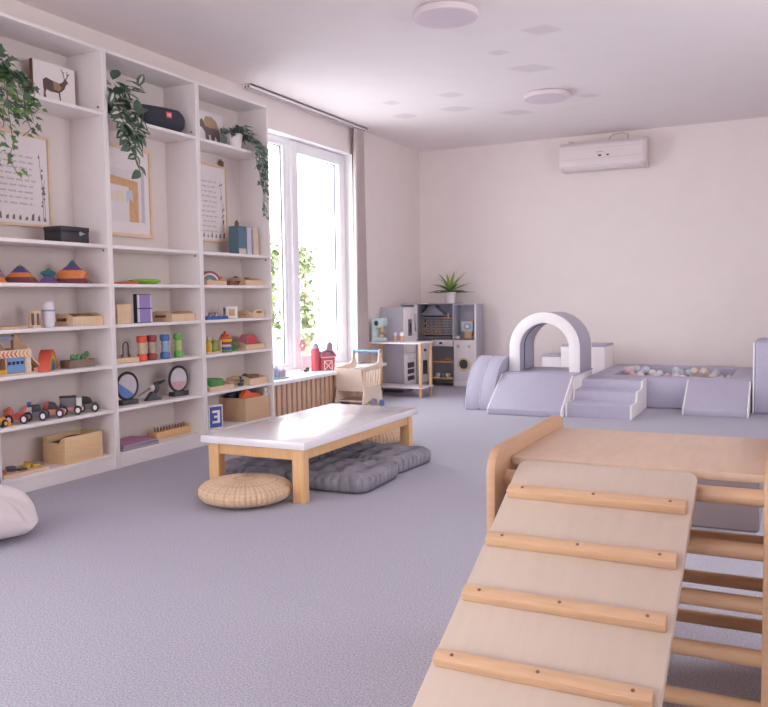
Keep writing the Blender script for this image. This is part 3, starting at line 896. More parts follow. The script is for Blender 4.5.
# toy cars
def wheelset(t, xs, ys, r, hubc=(238, 234, 236)):
    for x in xs:
        for y in ys:
            sg = 1 if x > 0 else -1
            w = MB().lathe([(0, -.008), (r * .85, -.008), (r, -.005), (r, .005), (r * .85, .008), (0, .008)], (x, y, r), 20, Vector((1, 0, 0))).build('wheel', BLACK, t)
            MB().lathe([(0, -.0015), (r * .55, -.0015), (r * .55, .0015), (0, .0015)], (x + sg * .0085, y, r), 16, Vector((1, 0, 0))).lathe([(0, -.002), (r * .2, -.002), (r * .2, .002), (0, .002)], (x + sg * .0105, y, r), 10, Vector((1, 0, 0))).build('hub', col(*hubc), w)
def car(label, y, body, roof, kind, rz=radians(-46), x=.215):
    t = thing('toy_car', label, 'toy car', (x, y, E_(.35)), rz, 'wooden toy vehicles')
    r = .0215
    B, R = col(*body), col(*roof)
    if kind == 'sedan':
        MB().prism([(-.056, .014), (.058, .014), (.060, .034), (.05, .040), (-.056, .040)], 'x', -.026, .026, .004).build('body', B, t)
        MB().prism([(-.052, .040), (.028, .040), (.012, .066), (-.012, .072), (-.040, .066)], 'x', -.024, .024, .005).build('cabin', BLACK, t)
        MB().prism([(-.055, .040), (-.028, .040), (-.020, .074), (-.044, .070)], 'x', -.0255, .0255, .003).build('roof', R, t)
        MB().prism([(.045, .012), (.063, .012), (.063, .026), (.045, .026)], 'x', -.027, .027).build('bumper', B, t)
    elif kind == 'police':
        MB().prism([(-.056, .014), (.058, .014), (.060, .034), (.048, .042), (-.056, .042)], 'x', -.026, .026, .004).build('body', B, t)
        MB().prism([(-.050, .042), (.030, .042), (.012, .070), (-.044, .070)], 'x', -.024, .024, .005).build('cabin', R, t)
        MB().box(-.02, .02, -.045, -.025, .0705, .082, .003).build('beacon', col(70, 100, 190), t)
        MB().box(.0262, .0275, -.055, -.02, .03, .062).build('door_panel', col(232, 226, 230), t)
        MB().prism([(.03, .012), (.062, .012), (.062, .022), (.03, .022)], 'x', -.027, .027).build('bumper', col(70, 100, 190), t)
    elif kind == 'truck':
        MB().box(-.026, .026, -.062, .060, .016, .036, .003).build('body', B, t)
        MB().box(-.025, .025, .030, .060, .036, .076, .004).build('cab', PAPER, t)
        MB().box(-.021, .021, .0600, .0612, .050, .070).build('windscreen', BLACK, t)
        MB().box(-.025, .025, -.062, .024, .036, .080, .003).build('cargo_box', R, t)
        MB().box(-.027, .027, -.064, .03, .080, .087, .002).build('roof', BLACK, t)
    elif kind == 'tow':
        MB().box(-.024, .024, -.066, .058, .016, .034, .003).build('body', B, t)
        MB().prism([(-.066, .034), (-.02, .034), (-.02, .056), (-.03, .066), (-.066, .062)], 'x', -.022, .022, .004).build('cab', R, t)
        MB().prism([(-.01, .034), (.03, .034), (.058, .074), (.046, .078), (.02, .050), (-.01, .046)], 'x', -.012, .012, .003).build('crane', B, t)
        MB().box(-.02, .02, -.045, -.03, .064, .072, .002).build('beacon', col(226, 130, 70), t)
    wheelset(t, (-.031, .031), (-.038, .038), r)
    t.scale = (1.05, .94, 1.2)
    return t
t = thing('toy_digger', 'orange toy digger at the left end of the car row', 'toy car', (.225, 2.805, E_(.35)), radians(-4), 'wooden toy vehicles')
t.scale = (.85, .82, 1.0)
OR = col(240, 160, 70)
MB().box(-.03, .03, -.05, .03, .014, .05, .005).build('body', OR, t)
MB().box(-.022, .022, -.05, -.005, .05, .098, .005).build('cab', OR, t)
MB().prism([(.03, .0), (.075, .0), (.065, .02), (.035, .04), (.0, .055), (.0, .04)], 'x', -.028, .028, .003).build('bucket', OR, t)
wheelset(t, (-.034, .034), (-.03, .02), .019, (240, 190, 120))
car('red wooden tow truck next to the orange digger', 2.925, (212, 100, 78), (214, 112, 92), 'tow')
car('police toy car with blue beacon between the red vehicles', 3.045, (120, 116, 126), (66, 66, 74), 'police')
car('red-backed toy car with dark windows in the car row', 3.157, (206, 140, 120), (176, 88, 72), 'sedan')
car('toy delivery truck with a black roof and white cab', 3.283, (206, 148, 130), (120, 112, 122), 'truck')
car('dark green toy car at the right end of the car row', 3.408, (128, 130, 118), (74, 94, 88), 'sedan')

# A7 puzzle tray and wooden bin
O = (.2, 2.93, E_(.09))
t = thing('puzzle_tray', 'flat pale puzzle tray with red, grey and yellow pieces', 'puzzle', O)
MB().box(-.08, .08, -.15, .13, 0, .016, .002).build('board', PLY, t)
for k, (yy, xx, c, h) in enumerate(((-.12, .02, (196, 92, 76), .012), (-.095, -.03, (196, 92, 76), .01), (-.04, .0, (92, 88, 96), .016), (-.02, -.03, (110, 104, 112), .02), (.0, .03, (92, 88, 96), .01), (.05, .0, (212, 176, 76), .02), (.075, -.02, (200, 160, 70), .026), (.10, .01, (212, 176, 76), .014))):
    MB().box(xx - .022, xx + .022, yy - .018, yy + .018, .016, .016 + h, .004, rot=Matrix.Rotation(k * .4, 4, 'Z')).build('puzzle_piece', col(*c), t)
O = (.19, 3.30, E_(.09)); z = E_(.09)
t = thing('wooden_bin', 'light wooden bin with a grip cut-out on the lowest shelf', 'box', O)
BINW = mat('bin_wood', (226, 190, 146), .55, .05, 18, (1, 1, 6))
m = MB(O)
m.box(.11, .28, 3.17, 3.44, z, z + .012).box(.27, .28, 3.17, 3.44, z + .012, z + .148, .001).box(.11, .12, 3.17, 3.44, z + .012, z + .148, .001)
m.box(.12, .27, 3.43, 3.44, z + .012, z + .148)
m.build('bin_body', BINW, t)
MB(O).prism([(.12, z + .012), (.27, z + .012), (.27, z + .148), (.25, z + .14), (.235, z + .115), (.155, z + .115), (.14, z + .14), (.12, z + .148)], 'y', 3.17, 3.18).build('bin_end', BINW, t)
solo(MB().box(-.07, .07, -.10, .10, 0, .10, .01).ball((0, 0, .10), .06, (1, 1.4, .45)), 'grey_cloth', mat('felt_grey', (96, 98, 94), .95, .1, 30), 'dark grey folded cloth inside the wooden bin', 'cloth', (.195, 3.31, E_(.09) + .0125))

# B3
solo(MB().lathe([(0, 0), (.10, 0), (.104, .006), (.1, .012), (0, .012)], n=36), 'red_disc', col(214, 84, 70), 'flat red disc lying left of the lime green dish', 'disc', (.17, 3.735, E_(1.077)))
solo(MB().lathe([(0, 0), (.06, 0), (.085, .012), (.10, .022), (.095, .03), (.06, .036), (0, .038)], n=40), 'green_dish', col(150, 204, 76, .4), 'lime green domed dish on the middle bookcase shelf', 'dish', (.16, 3.955, E_(1.077)))
solo(MB().box(-.06, .06, -.09, .09, 0, .003), 'paper_sheet', PAPER, 'thin white sheet right of the lime green dish', 'paper', (.2, 4.17, E_(1.077)), .1)
# B4
solo(MB().box(-.05, .05, -.058, .058, 0, .116, .003), 'wooden_cube', PLY, 'square wooden block box beside the purple box', 'block', (.20, 3.675, E_(.844 - .002)))
solo(MB().lathe([(0, 0), (.022, 0), (.022, .16), (.018, .175), (0, .176)], n=20), 'grey_tube', mat('tube_grey', (160, 156, 166), .5, .03), 'slim grey tube standing behind the square wooden block', 'tube', (.10, 3.70, E_(.842)))
O = (.19, 3.85, E_(.842)); z = E_(.842)
t = thing('purple_box', 'purple boxed set with black edges standing upright', 'box', O)
MB(O).box(.215, .245, 3.785, 3.91, z, z + .176, .002).build('box_body', BLACK, t)
MB(O).box(.245, .250, 3.80, 3.895, z + .004, z + .172).build('front_card', mat('violet_card', (150, 128, 186), .5, .04), t)
for ya in (3.7865, 3.895):
    MB(O).box(.2445, .251, ya, ya + .0135, z + .004, z + .172).build('edge_strip', mat('lilac_card', (214, 206, 222), .5, .02), t)
MB(O).box(.250, .2525, 3.785, 3.91, z + .085, z + .091).build('elastic', BLACK, t)
t = tray('wooden tray with a grip hole right of the purple box', 4.08, 4.305, .06, .26, .842, .048)
solo(MB().box(-.06, .06, -.09, .09, 0, .03, .004), 'wooden_slab', TANW, 'flat brown wooden slab lying in the tray beside the purple box', 'board', (.15, 4.19, E_(.842) + .01), .0)
# B5
O = (.21, 3.695, E_(.608))
t = thing('peg_board', 'small wooden peg board with a black wire loop', 'toy', O)
MB().box(-.045, .045, -.10, .085, 0, .03, .003).build('board', PLY, t)
m = MB()
for i in range(6): m.cyl((.01 - .02 * (i % 2), -.08 + i * .028, .03), (.01 - .02 * (i % 2), -.08 + i * .028, .05), .006, n=10)
m.build('pegs', BROWNW, t)
MB().tube([(-.03, .05 + .022 * cos(pi - i * pi / 10), .03 + .06 + .03 * sin(i * pi / 10)) if 0 < i < 10 else (-.03, .05 + (.022 if i else -.022), .03 + (.06)) for i in range(11)], .004).tube([(-.03, .028, .03), (-.03, .028, .09)], .004).tube([(-.03, .072, .03), (-.03, .072, .09)], .004).build('wire_loop', BLACK, t)
def capsule(y, c, liquid, label):
    t = thing('sensory_bottle', label, 'sensory bottle', (.235, y, E_(.608)), 0, 'clear sensory bottles with coloured caps')
    cc = col(*c)
    MB().lathe([(0, 0), (.026, 0), (.031, .006), (.031, .03), (.026, .042), (.0, .043)], n=24).build('bottom_cap', cc, t)
    MB().lathe([(0, .043), (.023, .043), (.025, .06), (.021, .077), (.025, .094), (.023, .112), (0, .112)], n=24).build('tube', mat('liquid_%d_%d_%d' % liquid, liquid, .15, .1, 20), t)
    MB().lathe([(0, .112), (.026, .113), (.031, .124), (.031, .146), (.026, .154), (0, .155)], n=24).build('top_cap', cc, t)
capsule(3.825, (230, 92, 62), (206, 182, 150), 'sensory bottle with bright orange caps')
capsule(3.912, (150, 62, 66), (186, 160, 146), 'sensory bottle with dark red caps')
capsule(4.032, (74, 116, 172), (146, 176, 200), 'sensory bottle with blue caps and pale blue filling')
capsule(4.158, (104, 168, 78), (170, 196, 104), 'sensory bottle with green caps')
# B6
def sandframe(y, label, sand, slope, seed, rz):
    t = thing('sand_picture', label, 'sand picture', (.2, y, E_(.351 - .001)), rz, 'round moving sand pictures')
    MB().box(-.028, .028, -.065, .065, 0, .03, .004).build('stand', CHARC, t)
    MB().ring((0, 0, .112), .080, .009, (1, 0, 0), 48, 10).build('ring', BLACK, t)
    d = MB().lathe([(0, -.004), (.076, -.004), (.076, .004), (0, .004)], (0, 0, .112), 48, Vector((1, 0, 0))).build('sand_disc', mat('sand_clear_%d' % seed, (206, 198, 208), .25, .04, 20), t)
    pts = []
    n = 30
    a0, a1 = slope
    for i in range(n + 1):
        a = a0 + (a1 - a0) * i / n
        pts.append((.075 * cos(a), .112 + .075 * sin(a)))
    MB().prism(pts, 'x', .0042, .006).build('sand', mat('sand_%d' % seed, sand, .6, .12, 60), d)
sandframe(3.725, 'round sand picture with a slope of blue sand', (96, 128, 190), (radians(160), radians(312)), 1, radians(-4))
sandframe(4.19, 'round sand picture with rosy sand right of the balancing bird', (200, 160, 166), (radians(190), radians(345)), 2, radians(-4))
O = (.2, 3.95, E_(.35))
t = thing('balancing_bird', 'black and white balancing bird on a dark triangular stand', 'toy', O, radians(-10))
MB().prism([(-.065, 0), (.055, 0), (.0, .05), (-.012, .055)], 'x', -.02, .02, .003).build('stand', CHARC, t)
MB().ball((0, .02, .075), .028, (.7, .9, 1.25)).build('bird_body', CHARC, t)
MB().ball((.003, -.008, .078), .022, (.7, .8, 1)).build('bird_breast', col(214, 208, 208), t)
MB().tube([(0, -.12, .035), (0, -.06, .06), (0, 0, .085)], [.004, .007, .01]).build('tail', GRW, t)
MB().tube([(0, .02, .10), (0, .06, .108), (0, .095, .118)], [.012, .011, .006]).build('beak', BLACK, t)
# B7
for k, (c, dy, rz, lb) in enumerate((((112, 112, 126), 0, .0, 'grey-edged magazine at the bottom of the floor-shelf stack'), ((178, 108, 156), -.01, .06, 'mauve covered magazine on top of the grey one'))):
    m = MB().box(-.10, .10, -.15, .15, .0015, .018 - .004 * k, .001)
    m.mi = 1; m.box(-.102, .102, -.152, .152, 0, .0015).box(-.102, .102, -.152, .152, .018 - .004 * k, .0195 - .004 * k)
    solo(m, 'magazine', [mat('paper_edge_%d' % k, (170, 166, 176), .7, .05), mat('cover_%d' % k, c, .4, .1, 9)], lb, 'magazine', (.185, 3.74 + dy, E_(.09) + .02 * k), rz, 'magazines on the lowest shelf')
O = (.15, 4.13, E_(.09))
t = thing('peg_rack', 'long wooden rack with a row of metal-tipped pegs', 'toy', O, radians(0))
MB().box(-.04, .04, -.15, .17, 0, .045, .003).build('rack_body', PINE, t)
MB().box(-.04, .04, .1705, .185, 0, .06, .002).build('end_block', PLY, t)
for i in range(11):
    pg = MB().cyl((.012, -.135 + i * .028, .045), (.012, -.135 + i * .028, .07), .006, n=10).build('peg', BROWNW, t)
    MB().ball((.012, -.135 + i * .028, .074), .008, n=10, m=6).build('peg_tip', METAL, pg)
solo(MB().box(-.035, .035, -.06, .06, 0, .02, .003), 'brown_case', BROWNW, 'small flat brown wooden case left of the peg rack', 'case', (.14, 3.905, E_(.09)))

# C2 books
def book(name, y0, y1, h, c, label, x1=.235, pg=(226, 214, 206)):
    O = (.15, (y0 + y1) / 2, E_(1.30)); z = E_(1.30)
    t = thing(name, label, 'book', O, 0, 'books under the trailing ivy')
    MB(O).box(.152, x1 - .004, y0 + .003, y1 - .003, z + .002, z + h - .004).build('pages', mat('pages_%d' % c[0], pg, .8, .05, 60), t)
    MB(O).box(.15, x1, y0, y0 + .003, z, z + h).box(.15, x1, y1 - .003, y1, z, z + h).box(x1 - .004, x1, y0 + .003, y1 - .003, z, z + h).build('cover', mat('cover_%d_%d' % (c[0], c[2]), c, .5, .08, 18), t)
    return t, O
t, O = book('hardback_book', 4.83, 4.925, .205, (84, 116, 134), 'thick teal book in front of the framed poster')
MB(O).box(.235, .2362, 4.835, 4.92, E_(1.30), 1.345).build('spine_panel', col(206, 190, 178), t)
t, O = book('hardback_book', 4.935, 5.005, .20, (204, 200, 218), 'pale lilac book between the teal and beige books')
MB(O).box(.235, .2362, 4.99, 5.0, E_(1.30) + .01, 1.49).build('spine_stripe', col(88, 98, 130), t)
book('hardback_book', 5.012, 5.075, .21, (216, 194, 168), 'beige book nearest the window on the poster shelf')
solo(MB().box(-.012, .012, -.012, .012, 0, .03, .004).ball((0, 0, .034), .010), 'small_figurine', BROWNW, 'tiny brown figurine standing on the teal book', 'figurine', (.19, 4.875, E_(1.30) + .2056))
# C3
tray('wooden tray under the small multicolour rainbow', 4.445, 4.66, .08, .25, 1.077, .032)
rainbow('small red, white and green rainbow standing in a wooden tray', (.17, 4.56, E_(1.077) + .0102), radians(-25), .085, .05, [(150, 66, 70), (226, 214, 216), (104, 120, 150), (120, 150, 110), (222, 200, 190)], .0135)
solo(MB().ball((0, 0, .018), .018).ball((0, .028, .014), .014).ball((.0, .012, .04), .012), 'felt_flower', col(222, 140, 80), 'small orange felt bud beside the tray rainbow', 'toy', (.225, 4.615, E_(1.077) + .0102))
t = tray('wooden tray of pine cones beside the small rainbow tray', 4.885, 5.112, .06, .25, 1.077, .04)
for k, (xx, yy, r, lb) in enumerate(((.12, 4.94, .03, 'dark pine cone at the left of the pine cone tray'), (.19, 5.0, .024, 'small tan pine cone in the middle of its tray'), (.13, 5.05, .026, 'flat brown pine cone at the window end of the tray'))):
    m = MB()
    for j in range(7):
        for i in range(8):
            a = i * pi / 4 + j * .4
            q = j / 6
            rr = r * sin(.35 + q * 2.5)
            m.ball((rr * cos(a), rr * sin(a), .006 + q * r * 1.7), r * .24, (1, 1, .6), 8, 5)
    m.ball((0, 0, r * .9), r * .7, (1, 1, 1.2), 10, 6)
    solo(m, 'pine_cone', BROWNW if k != 1 else TANW, lb, 'pine cone', (xx, yy, E_(1.077) + .0102), 0, 'pine cones in the wooden tray')
t = thing('wooden_fish', 'brown wooden curved toy lying between the two trays', 'toy', (.19, 4.785, E_(1.077)), .2)
MB().prism([(-.07, 0), (.07, 0), (.075, .018), (.03, .034), (-.01, .028), (-.05, .036), (-.075, .02)], 'x', -.03, .03, .004).build('toy_body', BROWNW, t)
# C4
t = thing('blue_tray', 'flat blue tray with small grey weights on it', 'tray', (.2, 4.52, E_(.842)))
MB().box(-.07, .07, -.11, .12, 0, .008, .002).box(.06, .07, -.11, .12, .008, .022).box(-.07, -.06, -.11, .12, .008, .022).box(-.06, .06, .11, .12, .008, .022).box(-.06, .06, -.11, -.10, .008, .022).build('tray_base', col(70, 96, 160), t)
for yy, lb in ((.0, 'small grey metal weight nearer the middle of the blue tray'), (.07, 'small grey metal weight at the right end of the blue tray')):
    solo(MB().lathe([(0, 0), (.014, 0), (.014, .022), (.006, .026), (.009, .036), (0, .038)], n=14), 'metal_weight', METAL, lb, 'weight', (.2, 4.52 + yy, E_(.842) + .0082), 0, 'metal weights on the blue tray')
t = thing('picture_cube', 'white cube with printed grey and amber pictures', 'block', (.20, 4.757, E_(.842)), radians(-38))
MB().box(-.042, .042, -.042, .042, 0, .086, .003).build('cube_body', PAPER, t)
MB().box(.042, .043, -.022, .022, .02, .068).box(-.025, .02, -.043, -.042, .03, .07).build('printed_picture', [mat('print_amber', (206, 166, 116), .7, .15, 60)], t)
MB().box(-.028, .024, -.0436, -.043, .052, .072).build('printed_mark', INKD, t)
t = tray('wooden tray with a tall arched grip under the window end', 4.93, 5.105, .10, .25, .842, .035)
m = MB((.24, 5.02, E_(.842)))
m.prism([(4.945, .8426), (4.945, .87), (4.965, .895), (5.0, .906), (5.05, .906), (5.085, .895), (5.098, .87), (5.098, .8426)], 'x', .253, .262, .002)
gp = m.build('rounded_board', PLY); gp.location = (.24, 5.02, E_(.842)); gp['label'] = 'rounded wooden panel with a slot leaning at the arched tray'; gp['category'] = 'board'
MB((.24, 5.02, E_(.842))).box(.2615, .2628, 4.99, 5.055, .876, .89, .002).build('slot', BROWNW, gp)
# C5
t = thing('vial_rack', 'little wooden rack holding yellow and green vials', 'rack', (.22, 4.50, E_(.608)))
MB().box(-.03, .03, -.075, .085, 0, .012, .002).box(-.03, .03, .077, .085, .012, .085, .002).build('rack', PLY, t)
for yy, c, lb in ((-.03, (222, 182, 70), 'yellow vial in the little wooden rack'), (.03, (140, 164, 90), 'green vial in the little wooden rack')):
    v = thing('glass_vial', lb, 'vial', (.225, 4.50 + yy, E_(.608) + .0122), 0, 'vials in the wooden rack')
    MB().lathe([(0, 0), (.022, 0), (.024, .01), (.024, .06), (.012, .075), (.012, .082), (0, .082)], n=18).build('vial_body', mat('vial_%d' % c[0], c, .25, .05, 20), v)
    MB().cyl((0, 0, .082), (0, 0, .1), .010, n=14).build('stopper', col(210, 196, 170), v)
t = thing('ring_stacker', 'ring stacker with orange, yellow, blue and green rings', 'stacking toy', (.225, 4.655, E_(.608)))
MB().cyl((0, 0, 0), (0, 0, .135), .006, n=12).build('rod', PLY, t)
zz = .0
for c, r in (((110, 160, 90), .052), ((80, 100, 170), .049), ((206, 200, 204), .046), ((176, 66, 72), .045), ((226, 196, 80), .050), ((226, 110, 60), .044), ((206, 92, 56), .03)):
    MB().lathe([(.008, 0), (r * .85, 0), (r, .009), (r * .85, .018), (.008, .018)], (0, 0, zz), 28).build('ring', col(*c), t)
    zz += .0182
MB().ball((0, 0, .137), .012).build('knob', col(206, 92, 56), t)
tray('wooden tray with grip holding the green roll and red bag', 4.87, 5.10, .06, .25, .608, .038)
solo(MB().cyl((0, -.055, .032), (0, .055, .032), .032, n=24).cyl((0, -.057, .032), (0, -.055, .032), .022, n=20), 'green_roll', col(94, 140, 84, .8), 'green felt roll behind the ring stacker', 'roll', (.19, 4.785, E_(.608)), .5)
t = thing('red_pouch', 'red rounded toy house in the wooden tray', 'toy', (.17, 5.0, E_(.608) + .0102))
MB().prism([(-.055, 0), (.055, 0), (.06, .06), (.035, .098), (-.02, .1), (-.055, .07)], 'x', -.04, .04, .012).build('pouch_body', col(208, 84, 90, .7), t)
MB().prism([(-.056, .0), (-.053, .0), (-.053, .07), (-.02, .1), (-.024, .1), (-.057, .07)], 'x', -.038, .038).build('seam', col(214, 130, 150), t)
# C6
tray('wooden tray with the green disc on top, lower right bookcase', 4.43, 4.70, .09, .26, .35, .03)
solo(MB().lathe([(0, 0), (.076, 0), (.08, .006), (.08, .058), (.074, .064), (0, .064)], n=36), 'green_drum', col(84, 158, 84), 'bright green round tin in a wooden tray', 'tin', (.165, 4.57, E_(.35) + .0102))
t = tray('wooden tray with grip holding dark tools near the window', 4.89, 5.11, .05, .26, .35, .045)
solo(MB().tube([(0, -.07, .012), (0, .0, .016), (0, .05, .03)], [.008, .014, .018]).ball((0, .06, .036), .024), 'toy_brush', CHARC, 'dark toy brush lying in the tray near the window', 'toy', (.14, 4.97, E_(.35) + .0102), .4)
solo(MB().box(-.03, .03, -.05, .05, 0, .05, .01), 'brown_block', mat('red_brown', (150, 108, 104), .7, .1), 'reddish brown block in the tray near the window', 'block', (.17, 5.05, E_(.35) + .0102), .1)
solo(MB().cyl((0, 0, 0), (0, 0, .02), .02, n=14).lathe([(0, .02), (.008, .02), (.004, .05), (.012, .06), (0, .07)], n=14), 'dark_cone', mat('dark_teal', (66, 80, 84), .6, .05), 'small dark cone standing left of the toy brush', 'toy', (.22, 4.83, E_(.35)), 0)
# C7: number card, box of toys
O = (.262, 4.475, E_(.09))
t = thing('number_card', 'blue number card in a white frame leaning at the box', 'card', O, radians(-16))
z = 0
MB().box(-.006, .006, -.058, .058, 0, .165, .002).build('card_frame', WHITE, t)
MB().box(.006, .0072, -.049, .049, .011, .154).build('card_face', col(70, 92, 170), t)
MB().box(.0072, .0084, .012, .032, .04, .128).box(.0072, .0084, -.03, .012, .112, .128).box(.0072, .0084, -.016, .012, .077, .092).box(.0072, .0084, -.03, .012, .04, .056).build('numeral', WHITE, t)
O = (.16, 4.96, E_(.09)); z = E_(.09)
KRAFT = mat('kraft_board', (200, 166, 134), .75, .04, 20, (1, 1, 4))
t = thing('toy_box', 'large tan box full of plastic toys on the lowest shelf', 'box', O)
MB(O).box(.045, .28, 4.80, 5.108, z, z + .006).box(.272, .28, 4.80, 5.108, z + .006, z + .17, .001).box(.045, .053, 4.80, 5.108, z + .006, z + .17, .001).box(.053, .272, 4.80, 4.808, z + .006, z + .17, .001).box(.053, .272, 5.10, 5.108, z + .006, z + .17, .001).build('box_body', KRAFT, t)
zb = z + .0065
solo(MB().prism([(-.10, .0), (.10, .0), (.125, .17), (.07, .185), (.0, .19), (-.07, .224), (-.125, .18)], 'x', -.022, .022, .008), 'plastic_plane', col(232, 110, 56), 'orange plastic toy plane on top of the box of toys', 'toy', (.215, 4.95, zb), .06)
solo(MB().box(-.06, .05, -.06, .06, 0, .18, .015).ball((0, 0, .19), .05, (1, 1.1, .7)), 'blue_toy', col(66, 84, 140), 'big blue plastic toy at the window end of the toy box', 'toy', (.13, 5.03, zb))
solo(MB().box(-.05, .05, -.045, .045, 0, .17, .02).ball((0, 0, .18), .045, (1, 1.0, .7)), 'navy_toy', col(62, 74, 104), 'dark navy plastic toy at the left of the toy box', 'toy', (.115, 4.86, zb))
solo(MB().cyl((0, 0, 0), (0, 0, .17), .028, n=20).ball((0, 0, .17), .034), 'green_toy', col(84, 160, 90), 'green plastic ball toy sticking out of the toy box', 'toy', (.115, 4.945, zb))
solo(MB().cyl((0, 0, 0), (0, 0, .155), .012, n=12).ball((0, 0, .16), .024, (1, .8, .8)).ball((0, 0, .2), .016).cyl((0, 0, .155), (0, 0, .2), .010, n=10), 'white_figure', PAPER, 'small white toy figure in the corner of the toy box', 'toy', (.255, 5.085, zb))

# everything standing on the middle and the window-side bookcase follows their width
for o in list(C.objects):
    if o.parent is None and o.get('category') and o['category'] != 'bookcase' and 0 < o.location.x < .32 and .05 < o.location.z < 2.2:
        if 3.55 < o.location.y < 4.34: o.location.y += .006
        elif 4.34 <= o.location.y < 5.13: o.location.y += .016

# blue folding mat and the white cushion at the left edge
solo(MB().box(0, .05, -.30, 0, 0, .30, .008), 'blue_board', col(108, 150, 200), 'blue panel leaning against the end of the first bookcase', 'panel', (.31, 2.70, 0.0005))

def squashy(R, H, seed, wr=.02):
    m = MB()
    rnd = random.Random(seed)
    ph = [rnd.uniform(0, 6) for _ in range(8)]
    n, k = 128, 32
    vs, fs = [], []
    for j in range(k + 1):
        a = -pi / 2 + pi * j / k
        for i in range(n):
            b = 2 * pi * i / n
            sx = abs(cos(a)) ** .5
            cor = (abs(cos(2 * b + pi / 2))) ** 3           # 1 towards the corners
            thin = 1 - .62 * cor * sx ** 3
            sz = math.copysign(abs(sin(a)) ** .8, sin(a))
            q = (abs(cos(b)) ** 4 + abs(sin(b)) ** 4) ** -.25
            fold = wr * cor * sx * (sin(34 * b + ph[4]) * .6 + sin(21 * b + ph[5]))
            w = q * (1 + wr * (.6 * sin(3 * b + ph[0] + 2 * a) + .5 * sin(7 * b + ph[1] - 3 * a)))
            z = H / 2 + sz * H / 2 * thin * (1 + wr * 1.2 * sin(5 * b + ph[3] + a * 4)) + fold * H * (1 - abs(sz))
            z -= H * .16 * cor * sx ** 2
            vs.append((R[0] * sx * cos(b) * w, R[1] * sx * sin(b) * w, max(0, z)))
    for j in range(k):
        for i in range(n):
            fs.append([j * n + i, j * n + (i + 1) % n, (j + 1) * n + (i + 1) % n, (j + 1) * n + i])
    m.add(vs, fs)
    return m
solo(squashy((.27, .27), .20, 4, wr=.05), 'floor_pillow', OFFW, 'plump off-white pillow on the carpet at the left edge', 'cushion', (.725, 2.20, .0005), radians(-18), sharp=60)

# ------------------------------------------------------------------ low table
TH = .30
O = (1.455, 3.91, 0)
t = thing('low_table', 'low white-topped children\'s table on pine legs', 'table', O)
MB(O).box(1.153, 1.765, 3.235, 4.545, TH - .038, TH, .004).build('tabletop', TOPM, t)
lx = (1.18, 1.74); ly = (3.262, 4.518)
for x in (0, 1):
    for y in (0, 1):
        a, b = lx[x], ly[y]
        x0 = a if x == 0 else a - .062
        y0 = b if y == 0 else b - .052
        MB(O).box(x0, x0 + .062, y0, y0 + .052, .0005, TH - .038, .003).build('leg', PINE, t)
MB(O).box(1.242, 1.678, 3.272, 3.294, .205, TH - .038, .002).build('apron', PINE, t)
MB(O).box(1.242, 1.678, 4.486, 4.508, .205, TH - .038, .002).build('apron', PINE, t)
MB(O).box(1.708, 1.730, 3.314, 4.466, .205, TH - .038, .002).build('apron', PINE, t)
MB(O).box(1.190, 1.212, 3.314, 4.466, .205, TH - .038, .002).build('apron', PINE, t)

# poufs
def pouf(loc, r, h, label):
    t = thing('straw_pouf', label, 'pouf', loc, 0, 'round woven straw poufs')
    n, k = 324, 56
    m = MB()
    vs, fs = [], []
    for j in range(k + 1):
        a = -pi / 2 + pi * j / k
        for i in range(n):
            b = 2 * pi * i / n
            rr = r * abs(cos(a)) ** .62
            wv = .0052 * (abs(sin(b * 27)) ** .6 - .6) * (1 if rr > .06 else .15) + .0010 * (1 if (j // 2) % 2 else -1)
            z = h / 2 + math.copysign(abs(sin(a)) ** .85, sin(a)) * h / 2
            rr = max(0, rr + wv)
            vs.append((rr * cos(b), rr * sin(b), max(0.0, z + (wv * .8 if j > k / 2 else 0))))
    for j in range(k):
        for i in range(n):
            fs.append([j * n + i, j * n + (i + 1) % n, (j + 1) * n + (i + 1) % n, (j + 1) * n + i])
    m.add(vs, fs)
    m.m = [1 if (q % n) % 12 in (0, 11) or (q // n) % 9 == 0 else 0 for q in range(len(fs))]
    m.build('woven_cover', [STRAW, mat('straw_groove_shade', (200, 168, 138), .8, .08, 60)], t, sharp=0)  # groove columns and rows carry shade as a darker straw colour
    b = MB()
    for q in range(5):
        b.ring((0, 0, h * (.985 - .012 * q * q * .6)), r * (.12 + .16 * q), .0022, (0, 0, 1), 60, 6)
    b.build('braid', STRAW, t)
    return t
pouf((1.455, 3.19, .0005), .222, .115, 'round woven straw pouf in front of the table end')
pouf((1.30, 4.84, .0005), .225, .12, 'round woven straw pouf behind the far end of the table')

